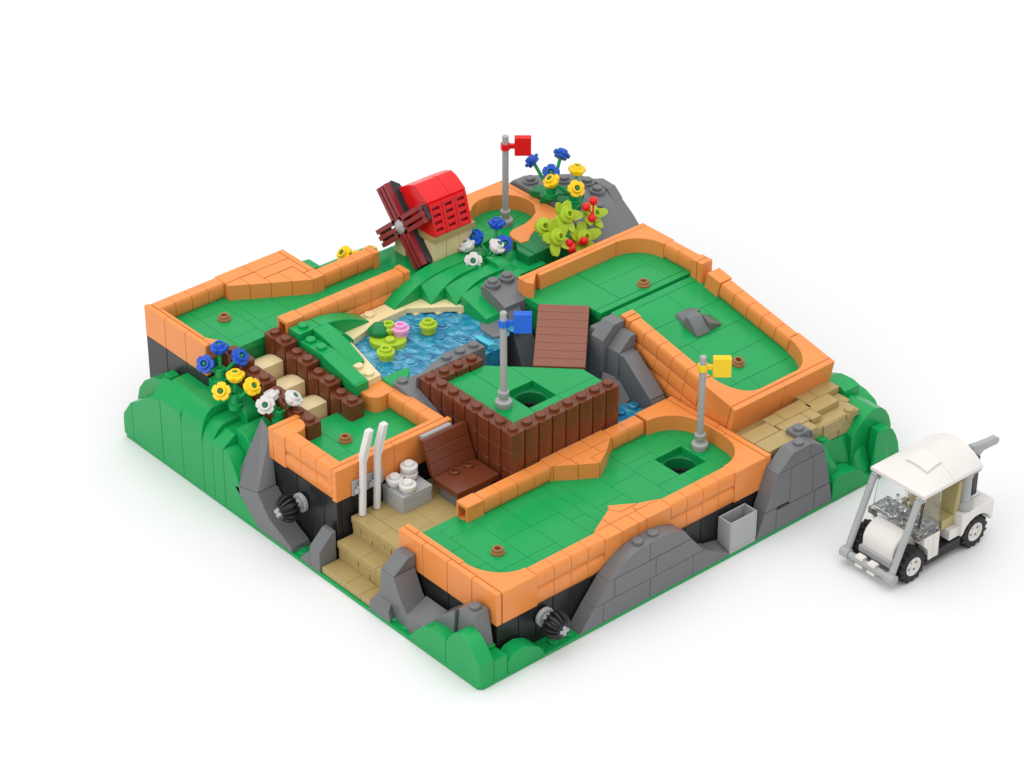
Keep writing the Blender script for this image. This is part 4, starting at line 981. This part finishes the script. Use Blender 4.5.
for k, (ang, back) in enumerate(((49, True), (140, False), (229, True), (320, False))):
    a = math.radians(ang); ax = Vector((0, math.cos(a), math.sin(a))); ty = Vector((0, -math.sin(a), math.cos(a))); dx = Vector((1, 0, 0))
    def sp(r_, t_, h): return hub+ax*r_+ty*t_+dx*h
    s_ = MB()
    for j in (-1, 0, 1):
        s_.hull([sp(r_, j*.42+q, h) for r_ in (.3, 2.6 if not back else 2.65) for q in (-.14, .14) for h in (-.22, .12)], .02)
    if back:
        s_.hull([sp(r_, q, h) for r_ in (.3, 2.55) for q in (-.54, .54) for h in (-.05, .11)], .02)
    else:
        for r_ in (.45, 2.45): s_.hull([sp(r_+e, q, h) for e in (-.1, .1) for q in (-.54, .54) for h in (-.1, .11)], .02)
    so = s_.build('sail', DKRED, W)
    bk = MB()
    if back:
        bk.hull([sp(r_, q, h) for r_, q, h in ((.4, -.56, .14), (2.5, -.56, .14), (2.72, -.56, .3), (.4, .56, .14), (2.5, .56, .14), (2.72, .56, .3), (.5, -.56, .95), (.5, .56, .95), (1.6, -.56, .98), (1.6, .56, .98), (2.35, -.56, .75), (2.35, .56, .75))], .03)
    else:
        for r_ in (1.9, 2.5): bk.hull([sp(r_+e, q, h) for e in (-.14, .14) for q in (-.48, .48) for h in (.14, .4)], .02)
    bk.build('sail_back', CHAR, so)

# ---- golf cart ------------------------------------------------------------------------------------------------------------------
K = thing('golf_cart', 'white golf cart with clear windscreen parked beside the course', 'golf cart', (26.3, -6.1, 0))
yc = -6.1
def wheel(x, y, sgn):
    c = Vector((x, y, 1.0)); d = Vector((0, sgn, 0)); u = Vector((0, 0, 1)); w = d.cross(u)
    rt = bpy.data.objects.new('wheel', None); COL.objects.link(rt); rt.parent = K; rt.location = c-Vector(K['_org']); rt['_org'] = tuple(c-Vector(K['_org']))
    m = MB(); nT = 15; n = nT*4; vs = []; fs = []
    prof = ((-.42, .5, 0), (-.42, .8, 0), (-.36, .92, .07), (-.02, .94, .07), (.02, .94, 0), (.3, .92, .07), (.38, .8, 0), (.4, .6, 0), (.36, .55, 0))
    prof = [(-.42, .5, 0), (-.42, .78, 0), (-.36, .93, 1), (-.03, .96, 1), (.03, .96, 2), (.36, .93, 2), (.42, .78, 0), (.42, .6, 0), (.34, .55, 0)]
    for h, r_, tm_ in prof:
        for i in range(n):
            a = 2*PI*i/n; ph = i % 4
            rr = r_
            if tm_ == 1: rr = r_+(.09 if ph < 2 else -.05)
            if tm_ == 2: rr = r_+(.09 if ph >= 2 else -.05)
            vs.append(tuple(c+d*h+(u*math.cos(a)+w*math.sin(a))*rr))
    for q in range(len(prof)-1):
        for i in range(n): fs.append([q*n+i, q*n+(i+1) % n, (q+1)*n+(i+1) % n, (q+1)*n+i])
    m.add(vs, fs); m.build('tyre', RUBBER, rt)
    m = MB(); m.lathe([(0, -.3), (.6, -.3), (.6, .36), (.56, .4), (.47, .4), (.44, .36), (.44, .3), (.2, .28), (.16, .33), (0, .33)], c, d, 28); 
    m.build('rim', CARTW, rt)
    m = MB()
    for k in range(4):
        a = k*PI/2+.5; p = c+(u*math.cos(a)+w*math.sin(a))*.3; m.cyl(p+d*.2, p+d*.312, .075, .075, 10, .01)
    m.build('rim_hole', DGRAY, rt)
for x in (23.95, 28.95):
    wheel(x, -7.68, -1); wheel(x, -4.52, 1)
m = MB()
m.brick(23.42, yc-1.15, .75, 30.0, yc+1.15, 1.25); m.brick(25.1, yc-1.85, .78, 27.9, yc+1.85, 1.1); m.brick(25.1, yc-1.85, .45, 27.9, yc-1.4, .77); m.box(24.95, yc-1.4, 1.1, 27.9, yc+1.4, 1.28, .02)
m.build('chassis', BLACK, K)
m = MB()   # rounded nose
n = 10
pr = [(23.15, 1.1)]+[(24.25-1.1*math.cos(PI*.55*i/n), 1.65+.98*math.sin(PI*.55*i/n)) for i in range(n+1)]+[(24.95, 2.4), (24.95, 1.1)]
m.prism(pr, yc-1.12, yc+1.12, 'y', .05)
m.build('hood', CARTW, K)
m = MB(); m.brick(22.95, yc-1.2, .85, 23.4, yc+1.2, 1.25); m.build('grille_bar', LGRAY, K)
m = MB(); m.cyl((22.5, yc+1.6, .72), (22.5, yc-1.6, .72), .2, .2, 18)
for y in (-1.95, 1.35): m.cyl((22.5, yc+y, .72), (22.5, yc+y+.6, .72), .3, .3, 20, .03)
bp_ = m.build('bumper', MGRAY, K)
for y in (.55, -.35):
    for za, zb in ((.86, 1.06), (.36, .54)):
        m = MB(); m.brick(22.28, yc+y-.28, za, 22.7, yc+y+.28, zb); m.build('headlight', CARTW, bp_)
for y in (1.62, -1.62):
    m = MB(); m.cyl((22.55, yc+y, .8), (24.3, yc+y, 4.98), .2, .2, 18); m.box(24.25, yc+y-.2, 4.8, 24.75, yc+y+.2, 5.13, .03); m.build('front_pillar', MGRAY, K)
# side panels by the front wheels
for sgn in (1, -1):
    m = MB(); y0_, y1_ = sorted((yc+sgn*1.9, yc+sgn*1.2))
    m.prism([(24.75, 1.9), (25.12, 1.5), (25.2, .8), (25.52, .8), (25.52, 2.4), (24.75, 2.4)], y0_, y1_, 'y', .02); m.prism([(25.54, .8), (26.0, .8), (26.0, 2.4), (25.54, 2.4)], y0_, y1_, 'y', .02)
    m.build('door_panel', CARTW, K)
# clear dash and windscreen
m = MB(); m.brick(24.3, yc-1.9, 2.42, 25.98, yc+1.9, 2.8)
for x in (24.7, 25.5):
    for j in range(4): m.stud(x, yc-1.35+j*.9, 2.8, .28, .2, 14); m.cyl((x+.4, yc-1.0+j*.7, 2.5), (x+.4, yc-1.0+j*.7, 3.3), .09, .07, 10)
m.build('dashboard', CLEAR, K)
m = MB(); m.hull([(24.4, y, 2.98) for y in (yc-1.75, yc-1.66)]+[(26.0, y, 2.8) for y in (yc-1.75, yc-1.66)]+[(24.75, y, 5.1) for y in (yc-1.75, yc-1.66)]+[(26.0, y, 5.1) for y in (yc-1.75, yc-1.66)], .01)
m.hull([(x, y, z) for y in (yc-1.6, yc+1.6) for x, z in ((24.35, 3.0), (24.45, 3.0), (24.72, 5.1), (24.82, 5.1))], .01)
m.build('windscreen', CLEAR, K)
# seat
m = MB(); m.brick(26.6, yc-1.5, 1.9, 28.0, yc+1.5, 2.5); m.hull([(x, y, z) for y in (yc-1.5, yc+1.5) for x, z in ((27.55, 2.5), (27.95, 2.5), (27.8, 4.6), (28.15, 4.6))], .05); m.build('seat', OLIVE, K)
m = MB(); m.brick(26.9, yc-1.85, 1.25, 28.05, yc+1.85, 1.88)
ar = [(28.95-1.18*math.cos(PI*i/12), 1.1+1.05*math.sin(PI*i/12)) for i in range(13)]
m.prism([(27.65, 1.3)]+[p for p in ar if p[1] > 1.35]+[(30.25, 1.5), (30.25, 2.65), (27.65, 2.65)], yc-2.05, yc-1.2, 'y', .04)
m.prism([(27.65, 1.3)]+[p for p in ar if p[1] > 1.35]+[(30.25, 1.5), (30.25, 2.65), (27.65, 2.65)], yc+1.2, yc+2.05, 'y', .04)
m.brick(28.0, yc-1.18, 1.3, 30.25, yc+1.18, 2.64)
m.build('rear_body', CARTW, K)
for y in (1.5, -1.5):
    m = MB(); m.lathe([(0, 0), (.46, 0), (.48, .05), (.48, .4), (.3, .5), (.3, 2.0), (.36, 2.1), (.36, 2.4), (0, 2.42)], (28.35, yc+y, 2.65)); m.box(28.0, yc+y-.3, 4.85, 29.2, yc+y+.3, 5.3, .04); m.build('rear_pillar', MGRAY, K)
m = MB(); m.hull([(x, y, z) for y in (yc-1.3, yc+1.3) for x, z in ((29.15, 2.9), (29.6, 2.9), (29.1, 5.4), (29.65, 5.4))], .06)
m.build('bag', CHAR, K)
# curved roof: arched across y, chamfered ends
m = MB(); n = 12
def roofpoly(k):
    out = [(yc-1.9+3.8*i/n, 5.4+k*math.sin(PI*i/n)) for i in range(n+1)]
    return out
top = roofpoly(.72); bot = [(y, z-.22) for y, z in roofpoly(.6)][::-1]
def rz(u, v): return 5.36+.86*math.sin(PI*v)**.85*math.sin(PI/2*min(1, u/.62))
def shell(mb, u0, u1, v0, v1, lift, th, nu=10, nv=14):
    vs = []; fs = []
    for e in (0, -th):
        for i in range(nu+1):
            for j in range(nv+1):
                u, v = u0+(u1-u0)*i/nu, v0+(v1-v0)*j/nv
                vs.append((24.36+4.7*u, yc-1.95+3.9*v, rz(u, v)+lift+e))
    k = (nu+1)*(nv+1); q = lambda i, j, e: e*k+i*(nv+1)+j
    for e in (0, 1):
        for i in range(nu):
            for j in range(nv): fs.append((q(i, j, e), q(i+1, j, e), q(i+1, j+1, e), q(i, j+1, e)))
    for i in range(nu):
        for j in (0, nv): fs.append((q(i, j, 0), q(i+1, j, 0), q(i+1, j, 1), q(i, j, 1)))
    for j in range(nv):
        for i in (0, nu): fs.append((q(i, j, 0), q(i, j+1, 0), q(i, j+1, 1), q(i, j, 1)))
    mb.add(vs, fs)
shell(m, 0, .5, 0, 1, 0, .2); shell(m, .503, 1, 0, 1, 0, .2)
rf = m.build('roof', CARTW, K, 40)
m = MB(); shell(m, .27, .5, .26, .66, .13, .12, 6, 8); m.build('roof_panel', CARTW, rf)
m = MB(); m.box(24.9, yc-1.7, 4.98, 28.9, yc-1.45, 5.13, .02); m.box(24.9, yc+1.45, 4.98, 28.9, yc+1.7, 5.13, .02); m.build('roof_rail', CHAR, rf)
m = MB(); 
prc = [(29.75, 4.2), (29.75, 5.45), (29.85, 5.55), (30.4, 5.45), (31.2, 5.35), (31.85, 5.3), (32.05, 5.15), (32.05, 4.95), (31.85, 4.8), (31.2, 4.85), (30.7, 4.85), (30.45, 4.65), (30.35, 4.2)]
m.prism(prc, yc-.6, yc-.2, 'y', .06); m.build('rear_handle', MGRAY, K)

# ------------------------------------------------------------------ light, world, camera
w = bpy.data.worlds.new('World'); sc.world = w; w.use_nodes = True
nt = w.node_tree; bg = nt.nodes['Background']
tc = nt.nodes.new('ShaderNodeTexCoord'); sx = nt.nodes.new('ShaderNodeSeparateXYZ'); rp_ = nt.nodes.new('ShaderNodeValToRGB')
nt.links.new(tc.outputs['Generated'], sx.inputs[0]); nt.links.new(sx.outputs['Z'], rp_.inputs[0]); nt.links.new(rp_.outputs[0], bg.inputs[0])
el = rp_.color_ramp.elements; el[0].position = 0; el[0].color = (0.26, 0.26, 0.26, 1); el[1].position = 1; el[1].color = (1, 1, 1, 1)
k_ = el.new(.55); k_.color = (0.5, 0.5, 0.5, 1)
bg.inputs[1].default_value = 1.92          # studio dome: bright overhead, dim towards the horizon
def area(name, loc, target, size, power):
    l = bpy.data.lights.new(name, 'AREA'); l.shape = 'DISK'; l.size = size; l.energy = power
    o = bpy.data.objects.new(name, l); COL.objects.link(o); o.location = loc
    o.rotation_euler = (Vector(target)-Vector(loc)).to_track_quat('-Z', 'Y').to_euler()
    return o
area('softbox', (-220, 14, 170), (16, 14, 0), 220, 168000)
cd = bpy.data.cameras.new('camera'); cam = bpy.data.objects.new('camera', cd); COL.objects.link(cam)
cam.location = (-76.6429, -90.5822, 93.35); cam.rotation_euler = (1.0093896, 0, -.7160870)
cd.sensor_width = 36; cd.lens = 36*2917.2027/1024; cd.clip_end = 3000; cd.clip_start = 1
sc.camera = cam
vs = sc.view_settings; sc.display_settings.display_device = 'sRGB'
vs.view_transform = 'Standard'; vs.look = 'None'; vs.exposure = 0; vs.gamma = 1
for o in bpy.data.objects:
    if '_org' in o: del o['_org']
